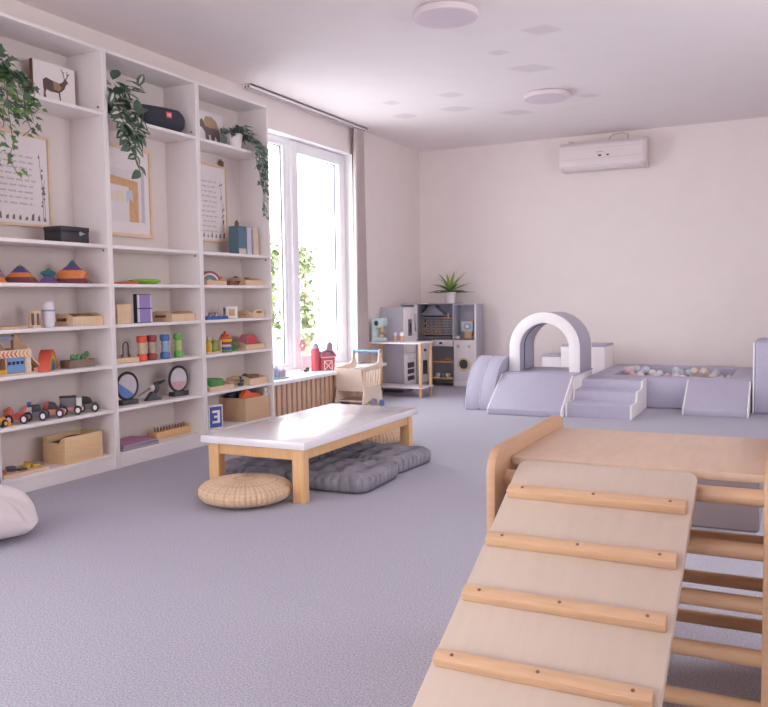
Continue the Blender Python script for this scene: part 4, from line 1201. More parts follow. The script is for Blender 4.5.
# tufted floor cushions
def floor_cushion(loc, rz, hs, h, label, seed):
    t = thing('floor_cushion', label, 'floor cushion', loc, rz, 'grey tufted floor cushions under the table')
    rnd = random.Random(seed)
    n, k = 288, 22
    tufts = [(-.5, -.5), (.5, -.5), (-.5, .5), (.5, .5), (0, 0), (0, -.52), (0, .52), (-.52, 0), (.52, 0)]
    tufts = [(a * hs, b * hs) for a, b in tufts]
    def outline(b):
        p = 7.0
        c, s_ = cos(b), sin(b)
        q = (abs(c) ** p + abs(s_) ** p) ** (-1 / p)
        return q * c * hs, q * s_ * hs
    def top(x, y):
        e = max(abs(x), abs(y)) / hs
        z = h * (1 + .30 * cos(e * pi / 2)) - .012 * max(0, e - .8) / .2
        for a, b in tufts:
            d2 = (x - a) ** 2 + (y - b) ** 2
            z -= .050 * math.exp(-d2 / (2 * .030 ** 2))
        return z + .004 * sin(x * 40 + seed) * sin(y * 33 + seed)
    vs, fs = [(0, 0, top(0, 0))], []
    rings = []
    for j in range(1, k + 1):
        q = j / k
        rg = []
        for i in range(n):
            x, y = outline(2 * pi * i / n)
            x, y = x * q, y * q
            rg.append(len(vs)); 
            e = max(abs(x), abs(y)) / hs
            dz = .014 * max(0, e - .86) / .14 * (1 - abs(sin(2 * pi * i / n * 16)) ** .7)
            vs.append((x, y, top(x, y) - dz))
        rings.append(rg)
    for f_, zf in ((1.035, .82), (1.04, .55), (1.035, .25), (1.0, .03), (.9, 0.0)):
        rg = []
        for i in range(n):
            b = 2 * pi * i / n
            x, y = outline(b)
            ruff = 1 + .06 * (abs(sin(b * 16)) ** .7 - .55) * (1 if .2 < zf < .9 else .2)
            rg.append(len(vs)); vs.append((x * f_ * ruff, y * f_ * ruff, h * zf))
        rings.append(rg)
    for i in range(n):
        fs.append([0, rings[0][i], rings[0][(i + 1) % n]])
    for A, B in zip(rings, rings[1:]):
        for i in range(n):
            fs.append([A[i], B[i], B[(i + 1) % n], A[(i + 1) % n]])
    fs.append(rings[-1][::-1])
    MB().add(vs, fs).build('cushion_cover', CUSH, t, sharp=0)
    pp = MB()
    for zf in (.05,):
        pts = []
        for i in range(n + 1):
            x, y = outline(2 * pi * i / n)
            pts.append((x * 1.025, y * 1.025, max(.006, h * zf)))
        pp.tube(pts, .0042, 6)
    pp.build('piping', CUSHB, t)
    bt = MB()
    for a, b in tufts:
        bt.ball((a, b, top(a, b) + .002), .011, (1, 1, .5), 12, 6)
    bt.build('tuft_buttons', CUSHB, t)
floor_cushion((1.685, 3.745, .0005), radians(2), .225, .085, 'grey tufted floor cushion nearest, right beside the near table leg', 1)
floor_cushion((1.665, 4.235, .0005), radians(-4), .222, .085, 'grey tufted floor cushion farthest right, poking out past the table', 2)
floor_cushion((1.205, 3.72, .0005), radians(5), .225, .085, 'grey tufted floor cushion behind the straw pouf under the table', 3)
floor_cushion((1.175, 4.225, .0005), radians(-3), .222, .09, 'grey tufted floor cushion hidden at the back under the table', 4)

# ------------------------------------------------------------------ soft play
def wedge_ramp(x0, x1, yf, yb, h, lip, label):
    O = ((x0 + x1) / 2, (yf + yb) / 2, .0005)
    t = thing('foam_ramp', label, 'foam ramp', O)
    pr = [(yf, .0005), (yf - .0, lip), (yf + .02, lip + .012), (yb, h), (yb, .0005)]
    MB(O).prism(pr, 'x', x0 + .012, x1 - .012, .006).build('sloping_cover', FOAMG, t)
    for a, b in ((x0, x0 + .012), (x1 - .012, x1)):
        MB(O).prism(pr, 'x', a, b, .003).build('side_cover', FOAMW, t)
    return t
wedge_ramp(1.553, 2.178, 6.41, 6.80, .305, .05, 'wide lilac foam ramp leading up to the arch')
wedge_ramp(3.03, 3.518, 6.885, 7.245, .255, .05, 'small lilac foam ramp leading up to the ball pit')
O = (1.87, 7.15, .0005)
t = thing('foam_platform', 'low foam platform with grey top beneath the arch', 'foam block', O)
MB(O).box(1.56, 2.185, 6.803, 7.50, .0005, .296, .010).build('block', FOAMW, t)
MB(O).box(1.556, 2.189, 6.801, 7.504, .297, .309, .005).build('top_cover', FOAMG, t)
# arch
O = (1.87, 7.22, .31)
t = thing('foam_arch', 'white and lilac foam arch standing on the platform', 'foam arch', O)
def archpoly(R, r, zb, n=28, cx=1.875, leg=.205):
    out = [(cx + R, zb)] + [(cx + R * cos(pi * i / n), zb + leg + R * sin(pi * i / n)) for i in range(n + 1)] + [(cx - R, zb)]
    inn = [(cx - r, zb)] + [(cx - r * cos(pi * i / n), zb + leg + r * sin(pi * i / n)) for i in range(n + 1)] + [(cx + r, zb)]
    return out + inn
MB(O).prism(archpoly(.312, .218, .310), 'y', 7.00, 7.012, .004).build('face_cover', FOAMW, t)
MB(O).prism(archpoly(.311, .219, .310), 'y', 7.012, 7.45, .003).build('arch_cover', FOAMG, t)
MB(O).prism(archpoly(.312, .218, .310), 'y', 7.45, 7.462, .004).build('face_cover', FOAMW, t)
sm = MB(O)
for yy in (7.14,):
    for r in (.217,):
        pts = [(1.875 + r * cos(pi * i / 28), yy, .515 + r * sin(pi * i / 28)) for i in range(29)]
        sm.tube([(1.875 + r, yy, .312)] + pts + [(1.875 - r, yy, .312)], .004, 6)
sm.build('seam', CHARC, t)
# quarter round on the left
O = (1.39, 6.9, .0005)
t = thing('foam_quarter_round', 'curved lilac foam quarter round left of the ramp', 'foam block', O)
def quarter(R, yc, n=24):
    return [(yc, .0005), (yc - R, .0005)] + [(yc - R * cos(pi / 2 * i / n), .02 + (R - .02) * sin(pi / 2 * i / n)) for i in range(n + 1)]
MB(O).prism(quarter(.44, 7.05), 'x', 1.29, 1.415, .006).build('curved_cover', FOAMG, t)
MB(O).prism(quarter(.44, 7.05), 'x', 1.418, 1.545, .006).build('curved_cover', FOAMG, t)
pp = MB(O)
for xx in (1.292, 1.4165):
    pp.tube([(xx, 7.05 - .441 * cos(pi / 2 * i / 24), .02 + .421 * sin(pi / 2 * i / 24)) for i in range(25)], .004, 6)
pp.build('piping', mat('pale_lilac_piping', (206, 200, 216), .42, .02), t)
# steps in front of the pit
O = (2.44, 6.87, .0005)
t = thing('foam_steps', 'three-tread lilac foam steps in front of the ball pit', 'foam steps', O)
st = [(6.50, .0005), (6.50, .10)]
def tread(y0, y1, z0, z1, n=6):
    """flat tread, then a hollow quarter rise"""
    o_ = [(y0 + .02, z0 + .008)]
    for i in range(n + 1):
        a = pi / 2 * i / n
        o_.append((y1 - .045 + .045 * sin(a), z0 + .008 + (z1 - z0 - .008) * (1 - cos(a))))
    return o_
st += tread(6.50, 6.77, .10, .18) + tread(6.77, 7.03, .18, .252) + [(7.235, .252), (7.235, .0005)]
MB(O).prism(st, 'x', 2.20, 2.69).build('tread_cover', FOAMG, t)
MB(O).prism(st, 'x', 2.69, 2.704).build('side_cover', FOAMW, t)
MB(O).prism(st, 'x', 2.186, 2.20).build('side_cover', FOAMW, t)
# ball pit
O = (2.88, 7.9, .0005)
t = thing('ball_pit', 'square lilac foam ball pit against the back wall', 'ball pit', O)
PX0, PX1, PY0, PY1, PH, PW = 2.205, 3.528, 7.25, 8.55, .262, .175
MB(O).box(PX0, PX1, PY0, PY0 + PW, .0005, PH, .012).build('front_wall', FOAMG, t)
MB(O).box(PX0, PX1, PY1 - PW, PY1, .0005, PH, .012).build('rear_wall', FOAMG, t)
MB(O).box(PX0, PX0 + PW, PY0 + PW, PY1 - PW, .0005, PH, .012).build('end_wall', FOAMG, t)
MB(O).box(PX1 - PW, PX1, PY0 + PW, PY1 - PW, .0005, PH, .012).build('end_wall', FOAMG, t)
MB(O).box(PX0 + PW, PX1 - PW, PY0 + PW, PY1 - PW, .0005, .135, .004).build('pit_floor', FOAMG, t)
r = .036
protos = {}
BC = {'pale blue': (210, 218, 228), 'white': (236, 228, 229), 'pink': (232, 206, 208), 'cream': (234, 220, 206)}
rnd = random.Random(12)
def ball_obj(kind, p):
    if kind not in protos:
        o = solo(MB().ball((0, 0, 0), r, n=18, m=12), 'plastic_ball', col(*BC[kind], .35), kind + ' plastic ball lying in the grey ball pit', 'ball', p, 0, kind + ' balls in the ball pit', sharp=0)
        protos[kind] = o
    else:
        o = protos[kind].copy(); C.objects.link(o); o.location = p
    return o
spots = []
nx, ny = 12, 12
for i in range(nx):
    for j in range(ny):
        x = PX0 + PW + .042 + i * .0795
        y = PY0 + PW + .042 + j * .077
        if rnd.random() < .30: continue
        spots.append((x, y, i, j))
def kind_for(x):
    q = (x - 2.4) / 1.0
    if q < .2: return rnd.choice(['pink', 'pink', 'white', 'pale blue'])
    if q < .45: return rnd.choice(['white', 'pink', 'pale blue'])
    if q < .65: return rnd.choice(['pale blue', 'pale blue', 'white'])
    return rnd.choice(['cream', 'cream', 'pale blue', 'white'])
for x, y, i, j in spots:
    ball_obj(kind_for(x), (x, y, .1355 + r))
for i in range(nx - 1):
    for j in range(ny - 1):
        x = PX0 + PW + .042 + (i + .5) * .0795
        y = PY0 + PW + .042 + (j + .5) * .077
        q = (x - 2.4) / 1.0
        dens = .75 if q < .22 else .25 if q < .4 else .5 if q < .85 else .08
        if j < 5: dens *= .35
        if rnd.random() < dens:
            ball_obj(kind_for(x), (x, y, .1355 + r + .047))
for x, y, k in ((2.50, 8.0, 'pale blue'), (2.585, 7.96, 'pale blue'), (2.44, 7.82, 'pink'), (2.46, 7.92, 'pink'), (3.02, 7.9, 'cream'), (3.10, 7.88, 'cream'), (2.86, 7.9, 'pale blue')):
    ball_obj(k, (x, y, .1355 + r + .094))
# tall block right of the pit, and the steps at the back wall
O = (3.85, 7.45, .0005)
t = thing('foam_block', 'tall lilac foam block at the right picture edge', 'foam block', O)
MB(O).box(3.545, 4.10, 7.16, 7.75, .0005, .58, .02).build('block_cover', FOAMG, t)
MB(O).box(3.532, 3.546, 7.165, 7.745, .0008, .575, .005).build('side_cover', FOAMW, t)
O = (1.9, 8.2, .0005)
t = thing('foam_staircase', 'white foam staircase with grey treads behind the arch', 'foam steps', O)
MB(O).box(1.585, 1.775, 7.98, 8.40, .0005, .368, .006).box(1.775, 2.20, 7.98, 8.40, .0005, .47, .006).build('block', FOAMW, t)
MB(O).box(1.583, 1.776, 7.978, 8.402, .3685, .384, .005).box(1.777, 2.202, 7.978, 8.402, .4705, .49, .005).build('tread_cover', FOAMG, t)

# ------------------------------------------------------------------ climbing frame with ramp
BX0, BX1 = 3.195, 3.779
t = thing('climbing_gym', 'beech climbing frame with a plywood deck and round rungs', 'climbing frame', ((BX0 + BX1) / 2, 2.03, 0), radians(0.3))
O = ((BX0 + BX1) / 2, 2.03, 0)
def rr_panel(y0, y1, h, r, n=8):
    p = [(y0, .0005), (y1, .0005)]
    p += [(y1 - r + r * cos(pi / 2 * i / n), h - r + r * sin(pi / 2 * i / n)) for i in range(n + 1)]
    p += [(y0 + r - r * sin(pi / 2 * i / n), h - r + r * cos(pi / 2 * i / n)) for i in range(n + 1)]
    return p
for a, b in ((BX0, BX0 + .021), (BX1 - .021, BX1)):
    MB(O).prism(rr_panel(1.715, 2.35, .632, .06), 'x', a, b, .003).build('side_panel', PANELW, t)
MB(O).box(BX0 + .021, BX1 - .021, 1.835, 2.30, .578, .597, .003).build('deck', DECKW, t)
for yy in (1.80, 2.27):
    for z in (.556, .444, .333, .222, .112):
        if yy > 2 and z > .5: continue
        MB(O).cyl((BX0 + .02, yy, z), (BX1 - .02, yy, z), .0175, n=24).build('rung', BEECH, t)
# ramp
ang = math.atan(.5)
L_ = 1.335
t = thing('climbing_ramp', 'plywood climbing ramp with crosswise cleats hooked on the frame', 'ramp', (3.444, 1.787, .602), radians(-0.3))
Rm = Matrix.Rotation(ang, 4, 'X')
def rl(m): m.xf = Rm; return m
m = rl(MB())
w = .19
n = 8
pl = [(-w, -L_), (w, -L_)] + [(w - .025 + .025 * cos(pi / 2 * i / n), -.025 + .025 * sin(pi / 2 * i / n)) for i in range(n + 1)] + [(-w + .025 - .025 * sin(pi / 2 * i / n), -.025 + .025 * cos(pi / 2 * i / n)) for i in range(n + 1)]
m.prism(pl, 'z', -.019, 0, .003)
m.build('ramp_board', BIRCH, t)
for s_ in (.124, .275, .424, .577, .73, .882, 1.034, 1.186):
    cl = rl(MB()).box(-w + .008, w - .010, -s_ - .0125, -s_ + .0125, .0003, .0205, .0025, 2).build('cleat', BEECH, t)
    for q in (-.15, 0, .15):
        rl(MB()).cyl((q, -s_ + .002, .0202), (q, -s_ + .002, .0210), .0034, n=12).build('screw', mat('screw_brown', (120, 84, 64), .5, .05), cl)
MB().box(-.15, .15, -.040, -.026, -.078, -.036, .002).build('stop_bar', BEECH, t)
# grey foam block behind the frame
solo(MB().box(3.05, 3.70, 3.58, 4.05, .0005, .31, .012), 'dark_foam_block', mat('mauve_vinyl', (138, 124, 124), .6, .03, 20), 'dark mauve foam block on the carpet behind the climbing frame', 'foam block')

# ------------------------------------------------------------------ windowsill toys
Z0 = .3456
t = thing('toy_barn', 'red toy barn with grey silo domes on the windowsill', 'toy barn', (.11, 6.22, Z0), radians(-28))
RED = col(198, 84, 96)
MB().prism([(-.055, 0), (.085, 0), (.085, .12), (.06, .155), (.0, .17), (-.04, .155), (-.055, .12)], 'x', -.05, .05, .003).build('barn_body', RED, t)
MB().prism([(-.062, .118), (-.045, .158), (0, .176), (.064, .160), (.093, .118), (.098, .124), (.068, .169), (0, .187), (-.05, .168), (-.07, .124)], 'x', -.056, .056).build('roof', col(150, 148, 166), t)
MB().lathe([(0, 0), (.036, 0), (.036, .195), (0, .195)], (.01, -.092, 0), 24).build('silo', RED, t)
MB().lathe([(.037, .196), (.030, .225), (.015, .243), (0, .248)], (.01, -.092, 0), 24).build('silo_roof', col(166, 164, 178), t)
MB().prism([(.045, .12), (.105, .12), (.105, .21), (.095, .235), (.075, .248), (.055, .235), (.045, .21)], 'x', -.045, -.01, .003).build('hay_tower', col(170, 140, 150), t)
MB().box(.05, .053, -.055, .085, .112, .119).box(.05, .053, -.028, -.021, .002, .085).box(.05, .053, .051, .058, .002, .085).box(.05, .053, -.028, .058, .08, .087).box(.05, .0525, -.038, .068, .038, .045, rot=Matrix.Rotation(radians(45), 4, 'X')).box(.05, .0525, -.038, .068, .038, .045, rot=Matrix.Rotation(radians(-45), 4, 'X')).build('white_trim', PAPER, t)
MB().prism([(.015 + .02 * cos(k * pi / 6), .142 + .02 * sin(k * pi / 6)) for k in range(12)], 'x', .05, .0525).build('loft_window', col(120, 130, 170), t)
t = thing('toy_castle', 'pastel blue toy building at the bookcase end of the windowsill', 'toy', (.12, 5.36, Z0), radians(-15))
MB().box(-.06, .06, -.13, .16, 0, .012, .004).build('base', col(156, 190, 190), t)
MB().cyl((0, -.06, .012), (0, -.06, .11), .05, n=20).ball((0, -.06, .11), .05).build('dome', col(150, 184, 226), t)
for k, (yy, hh, c) in enumerate(((0.02, .06, (150, 190, 200)), (.06, .075, (170, 186, 214)), (.10, .05, (190, 176, 206)), (.135, .06, (206, 176, 196)))):
    MB().cyl((.01, yy, .012), (.01, yy, hh), .022, n=14).lathe([(.022, hh), (0, hh + .03)], (.01, yy, 0), 14).build('turret', col(*c), t)
t = thing('toy_rocket', 'tall pale blue toy tower standing by the window glass', 'toy', (-.045, 5.52, Z0), 0)
MB().lathe([(0, 0), (.04, 0), (.04, .16), (.045, .17), (.045, .38), (.03, .42), (0, .43)], n=20).build('tower_body', col(176, 204, 228), t)
MB().lathe([(0, .43), (.02, .43), (.02, .50), (.012, .53), (0, .54)], n=16).build('tower_top', col(214, 210, 222), t)
t = thing('toy_pinwheel', 'pale pink toy flower leaning by the mullion', 'toy', (-.045, 6.12, Z0))
MB().cyl((0, 0, 0), (0, 0, .20), .006, n=10).build('stem', PAPER, t)
m = MB()
for k in range(6): m.ball((0, .032 * cos(k * pi / 3), .22 + .032 * sin(k * pi / 3)), .024, (.4, 1, 1), 12, 8)
m.build('petals', col(232, 170, 176), t)
MB().lathe([(0, 0), (.03, 0), (.03, .006), (0, .007)], n=20).build('foot', PAPER, t)
solo(MB().box(-.012, .012, -.05, .05, 0, .02, .006).ball((0, .03, .024), .016, (1, 1.6, .6)), 'toy_animal', CHARC, 'small dark toy lying left of the red barn', 'toy', (.03, 6.06, Z0), .3)

# ------------------------------------------------------------------ shopping cart
O = (.375, 6.42, 0)
t = thing('toy_shopping_cart', 'pale wooden toy shopping cart with a blue handle', 'toy cart', (.378, 6.37, 0))
t.scale = (1.08, 1.12, 1.02)
CW = mat('cart_birch', (228, 208, 190), .5, .03, 20)
def side(xa, xb):
    m = MB(O)
    m.prism([(6.235, .035), (6.30, .035), (6.33, .075), (6.40, .095), (6.47, .075), (6.50, .035), (6.575, .035), (6.57, .10), (6.545, .20), (6.275, .20), (6.25, .10)], 'x', xa, xb)
    m.prism([(6.255, .335), (6.585, .345), (6.59, .375), (6.565, .44), (6.572, .49), (6.555, .505), (6.53, .50), (6.525, .46), (6.515, .40), (6.48, .385), (6.24, .365)], 'x', xa, xb)
    for k in range(7):
        y0 = 6.262 + k * .043
        m.prism([(y0, .198), (y0 + .024, .198), (y0 + .042, .348), (y0 + .018, .338)], 'x', xa, xb)
    return m
side(.250, .262).build('side_panel', CW, t)
side(.498, .510).build('side_panel', CW, t)
MB(O).prism([(6.232, .362), (6.244, .362), (6.284, .165), (6.272, .165)], 'x', .262, .498).build('front_panel', CW, t)
MB(O).box(.262, .498, 6.275, 6.54, .165, .175).build('basket_floor', CW, t)
MB(O).box(.262, .498, 6.27, 6.55, .075, .085).build('lower_shelf', CW, t)
MB(O).cyl((.246, 6.548, .487), (.514, 6.548, .487), .0125, n=18).build('handle_bar', col(106, 156, 214), t)
for x, c in ((.240, (212, 178, 150)), (.520, (212, 178, 150))):
    for y in (6.29, 6.54):
        cc = (110, 130, 190) if (x > .4 and y > 6.4) else c
        wl = MB(O).lathe([(0, -.008), (.030, -.008), (.034, 0), (.030, .008), (0, .008)], (x, y, .0345), 22, Vector((1, 0, 0))).build('wheel', col(*cc), t)
# ------------------------------------------------------------------ coffee bar stand
O = (.32, 7.34, 0)
t = thing('toy_counter', 'narrow white toy counter on round wooden legs', 'toy counter', O)
MB(O).box(.02, .615, 7.185, 7.50, .522, .537, .003).build('counter_top', WHITE, t)
MB(O).box(.03, .625, 7.20, 7.49, .088, .102, .003).build('lower_shelf', WHITE, t)
for x in (.055, .60):
    for y in (7.215, 7.465):
        MB(O).cyl((x, y, .0005), (x, y, .522), .0155, .0175, n=18).build('leg', PINE, t)
zt = .5376
t = thing('toy_coffee_machine', 'mint green toy coffee machine on the narrow counter', 'toy coffee machine', (.115, 7.33, zt))
t.scale = (.86, .9, 1.0)
MINT = mat('mint_paint', (200, 222, 224), .45, .02)
MB().prism([(-.085, 0), (.06, 0), (.075, .018), (.05, .04), (-.03, .045), (-.035, .06), (-.035, .12), (-.02, .135), (.05, .15), (.07, .17), (.07, .225), (.055, .235), (-.085, .235)], 'y', -.055, .055, .004).build('machine_body', MINT, t)
MB().lathe([(0, 0), (.026, 0), (.026, .006), (0, .007)], (-.02, -.055, .185), 20, Vector((0, -1, 0))).build('port_hole', CHARC, t)
MB().cyl((.02, 0, .095), (.02, 0, .14), .020, n=16).cyl((.02, 0, .10), (.07, -.01, .10), .008, n=10).build('filter_holder', PINE, t)
MB().cyl((.01, 0, .046), (.01, 0, .07), .028, n=18).build('drip_cup', PLY, t)
def cone(x, y, c, label):
    t = thing('ice_cream_cup', label, 'toy ice cream', (x, y, zt), 0, 'toy ice cream cups')
    MB().lathe([(0, 0), (.016, 0), (.024, .06), (0, .06)], n=16).build('cup', mat('cup_wood', (206, 164, 130), .6, .05), t)
    MB().ball((0, 0, .072), .025, (1, 1, .95)).build('scoop', col(*c), t)
cone(.265, 7.36, (196, 206, 212), 'toy ice cream cup with a pale blue scoop')
cone(.345, 7.35, (240, 234, 234), 'toy ice cream cup with a white scoop')

# ------------------------------------------------------------------ toy kitchen
O = (.4, 8.3, 0)
t = thing('toy_kitchen', 'grey and white corner toy kitchen', 'toy kitchen', O)
def kp(m, n, mt): return m.build(n, mt, t)
# fridge tower along the left wall
kp(MB(O).box(.01, .262, 7.545, 7.83, .03, .878, .004), 'fridge_body', KGREY)
fd = kp(MB(O).box(.264, .282, 7.552, 7.825, .405, .873, .003), 'fridge_door', KWHITE)
MB(O).box(.282, .286, 7.635, 7.725, .58, .75, .002).build('dispenser', KDARK, fd)
MB(O).box(.286, .289, 7.66, 7.70, .61, .67, .001).box(.286, .292, 7.665, 7.695, .67, .71, .002).build('dispenser_lever', BLACK, fd)
MB(O).box(.282, .300, 7.795, 7.81, .62, .80, .004).build('handle', METAL, fd)
od = kp(MB(O).box(.264, .282, 7.552, 7.825, .065, .40, .003), 'oven_door', KWHITE)
m = MB(O)
for z0, z1 in ((.25, .305), (.19, .235), (.12, .165)): m.box(.282, .2845, 7.61, 7.77, z0, z1, .001)
m.build('oven_window', CHARC, od)
for yy in (7.62, 7.75): MB(O).cyl((.282, yy, .355), (.300, yy, .355), .014, n=16).build('knob', KWHITE, od)
kp(MB(O).box(.03, .255, 7.56, 7.82, .0005, .03), 'tower_plinth', KDARK)
# second low cabinet along the wall, reaching the corner
kp(MB(O).box(.02, .262, 7.905, 8.20, .03, .505, .003), 'corner_cabinet', KGREY)
cd = kp(MB(O).box(.264, .280, 7.93, 8.185, .065, .49, .003), 'cabinet_door', KWHITE)
MB(O).box(.280, .283, 8.0, 8.12, .15, .30, .001).build('door_window', CHARC, cd)
MB(O).cyl((.280, 8.05, .41), (.298, 8.05, .41), .014, n=16).build('knob', CHARC, cd)
kp(MB(O).box(.03, .255, 7.92, 8.19, .0005, .03), 'cabinet_plinth', KDARK)
kp(MB(O).box(.02, .265, 7.905, 8.30, .506, .52, .002), 'worktop', KDARK)
# back wing: stove with shelves below
kp(MB(O).box(.02, .524, 8.56, 8.58, .02, .895), 'rear_board', KGREY)
kp(MB(O).box(.05, .065, 8.21, 8.56, .52, .895), 'alcove_side', KGREY)
kp(MB(O).box(.510, .526, 8.29, 8.56, .0005, .895, .002), 'divider', KGREY)
kp(MB(O).box(.015, .527, 8.28, 8.585, .896, .910, .002), 'top_board', KGREY)
kp(MB(O).box(.10, .27, 7.84, 8.279, .896, .910, .002), 'corner_top_board', KGREY)
kp(MB(O).box(.255, .27, 7.845, 7.90, .52, .896, .002), 'corner_post', KWHITE)
kp(MB(O).box(.10, .115, 7.845, 8.28, .52, .896, .002), 'corner_back', KGREY)
kp(MB(O).box(.265, .51, 8.29, 8.56, .506, .52, .002), 'stove_top', KDARK)
sp = kp(MB(O).box(.27, .509, 8.285, 8.30, .435, .505, .003), 'control_panel', KWHITE)
for xx in (.31, .47): MB(O).cyl((xx, 8.285, .472), (xx, 8.272, .472), .016, n=16).build('knob', KWHITE, sp)
MB(O).box(.355, .39, 8.2835, 8.285, .46, .483).build('display', CHARC, sp)
for z in (.075, .255): kp(MB(O).box(.27, .509, 8.295, 8.56, z, z + .014, .002), 'shelf', PINE)
kp(MB(O).box(.27, .509, 8.56, 8.561, .02, .43), 'shelf_back', KDARK)
tile = MB(O)
for i in range(10):
    for j in range(7):
        x = .06 + i * .046 + (.023 if j % 2 else 0)
        if x + .04 < .47: tile.box(x, x + .042, 8.552, 8.56, .545 + j * .03, .571 + j * .03, .001)
kp(MB(O).box(.066, .51, 8.5595, 8.56, .53, .76), 'tile_grout', CHARC)
kp(tile, 'tile_panel', mat('grey_tile', (206, 198, 204), .4, .06, 10))
kp(MB(O).prism([(.08, .775), (.345, .775), (.345, .788), (.25, .862), (.25, .893), (.175, .893), (.175, .862), (.08, .788)], 'y', 8.42, 8.55, .003), 'hood', KGREY)
kp(MB(O).box(.38, .509, 8.32, 8.55, .735, .747, .001), 'spice_shelf', PINE)
kp(MB(O).box(.08, .345, 8.425, 8.432, .735, .741), 'utensil_rail', METAL)
# washer tower
kp(MB(O).box(.53, .766, 8.31, 8.50, .025, .505, .003), 'washer_body', KGREY)
wf = kp(MB(O).box(.512, .760, 8.29, 8.31, .06, .505, .004), 'washer_front', KWHITE)
wd = MB(O).ring((.638, 8.288, .245), .062, .014, (0, 1, 0), 40, 8).build('porthole', mat('cream_ring', (214, 200, 160), .5, .04), wf)
MB(O).lathe([(0, 0), (.055, 0), (.052, .006), (0, .012)], (.638, 8.289, .245), 32, Vector((0, -1, 0))).build('porthole_glass', CHARC, wf)
MB(O).box(.685, .70, 8.272, 8.29, .215, .275, .003).build('porthole_handle', _mc['cream_ring'], wf)
for xx in (.572, .70):
    MB(O).lathe([(0, 0), (.019, 0), (.016, .014), (0, .015)], (xx, 8.29, .44), 18, Vector((0, -1, 0))).build('knob', mat('knob_cream', (214, 200, 176), .5, .04), wf)
kp(MB(O).box(.512, .760, 8.295, 8.31, .0005, .058, .002), 'washer_plinth', KWHITE)
kp(MB(O).box(.527, .766, 8.285, 8.50, .506, .52, .002), 'washer_top', mat('worktop_taupe', (150, 138, 142), .5, .04))
kp(MB(O).box(.767, .783, 8.285, 8.50, .0005, .893, .003), 'end_panel', KGREY)
kp(MB(O).box(.765, .784, 8.280, 8.285, .0005, .893), 'end_strip', KWHITE)
kp(MB(O).box(.527, .766, 8.485, 8.50, .52, .88), 'alcove_back', KGREY)
kp(MB(O).box(.527, .784, 8.30, 8.50, .881, .893, .002), 'tower_top', KGREY)
kp(MB(O).box(.69, .766, 8.30, 8.485, .708, .72, .001), 'alcove_shelf', PINE)
# utensils hanging from the rail
for k, (xx, lb) in enumerate(((.10, 'round wooden utensil hanging leftmost under the toy hood'), (.20, 'wooden spatula hanging in the middle under the toy hood'), (.29, 'wooden spoon hanging at the right under the toy hood'))):
    m = MB()
    m.cyl((0, 0, -.10), (0, 0, 0), .006, n=10)
    m.ring((0, 0, .008), .009, .0025, (0, 1, 0), 16, 6)
    if k == 1: m.box(-.022, .022, -.005, .005, -.175, -.095, .004)
    else: m.ball((0, 0, -.135), .042 if k == 0 else .03, (.8, .3, 1.1))
    solo(m, 'wooden_utensil', mat('utensil_wood', (206, 166, 132), .5, .06), lb, 'utensil', (xx, 8.4285, .7275), 0, 'wooden utensils under the hood')
# bits on the kitchen shelves
for k, (xx, yy, z, lb, c, w_) in enumerate(((.315, 8.36, .2696, 'brown toy bread on the upper shelf under the stove', (190, 150, 116), .03), (.42, 8.37, .2696, 'long tan toy loaf on the upper shelf under the stove', (206, 170, 134), .045))):
    solo(MB().ball((0, 0, .018), .02, (w_ / .02 * .9, 1.1, .9)), 'toy_bread', mat('bread_%d' % k, c, .7, .1, 30), lb, 'toy food', (xx, yy, z), 0, 'toy bread')
for k, (xx, lb, r0) in enumerate(((.30, 'small steel toy pot at the left of the low kitchen shelf', .026), (.36, 'little grey toy cup between the toy pots', .018), (.425, 'wide steel toy pot at the right of the low kitchen shelf', .032))):
    t2 = thing('toy_pot', lb, 'toy pot', (xx, 8.37, .0896), 0, 'toy pots')
    MB().lathe([(0, 0), (r0 * .9, 0), (r0, .045), (r0 * .9, .045), (r0 * .85, .006), (0, .006)], n=20).build('pot_body', KWHITE if k != 1 else METAL, t2)
    MB().cyl((r0, 0, .035), (r0 + .02, -.005, .037), .004, n=8).build('pot_handle', METAL, t2)
t = thing('toy_scale', 'pale blue toy scale with a round dial on the washer tower', 'toy scale', (.665, 8.39, .5206), 0)
t.scale = (.95, .9, .86)
MB().box(-.05, .05, -.04, .04, 0, .015, .003).build('scale_base', PINE, t)
MB().box(-.045, .045, -.03, .03, .015, .09, .004).build('wood_case', PINE, t)
MB().box(-.085, .055, -.035, .015, .09, .215, .006).build('head', mat('pale_blue_paint', (198, 214, 222), .5, .03), t)
MB().lathe([(0, 0), (.04, 0), (.04, .004), (0, .005)], (-.01, -.035, .152), 24, Vector((0, -1, 0))).build('dial', mat('dial_blue', (128, 158, 182), .5, .05), t)
MB().lathe([(0, 0), (.026, 0), (.026, .003), (0, .004)], (-.01, -.0395, .152), 24, Vector((0, -1, 0))).build('dial_face', PAPER, t)
solo(MB().lathe([(0, 0), (.02, 0), (.026, .03), (.022, .03), (.018, .006), (0, .006)], n=18), 'toy_cup', WHITE, 'white toy cup at the left of the toy scale', 'toy cup', (.555, 8.33, .5206))
solo(MB().lathe([(0, 0), (.02, 0), (.026, .03), (.022, .03), (.018, .006), (0, .006)], n=18), 'toy_cup', METAL, 'steel toy cup at the right of the toy scale', 'toy cup', (.742, 8.345, .5206))
solo(MB().lathe([(0, 0), (.014, 0), (.010, .02), (.004, .04), (.006, .05), (0, .056)], n=14), 'salt_shaker', KWHITE, 'small white shaker on the spice shelf beside the hood', 'shaker', (.42, 8.40, .7476))
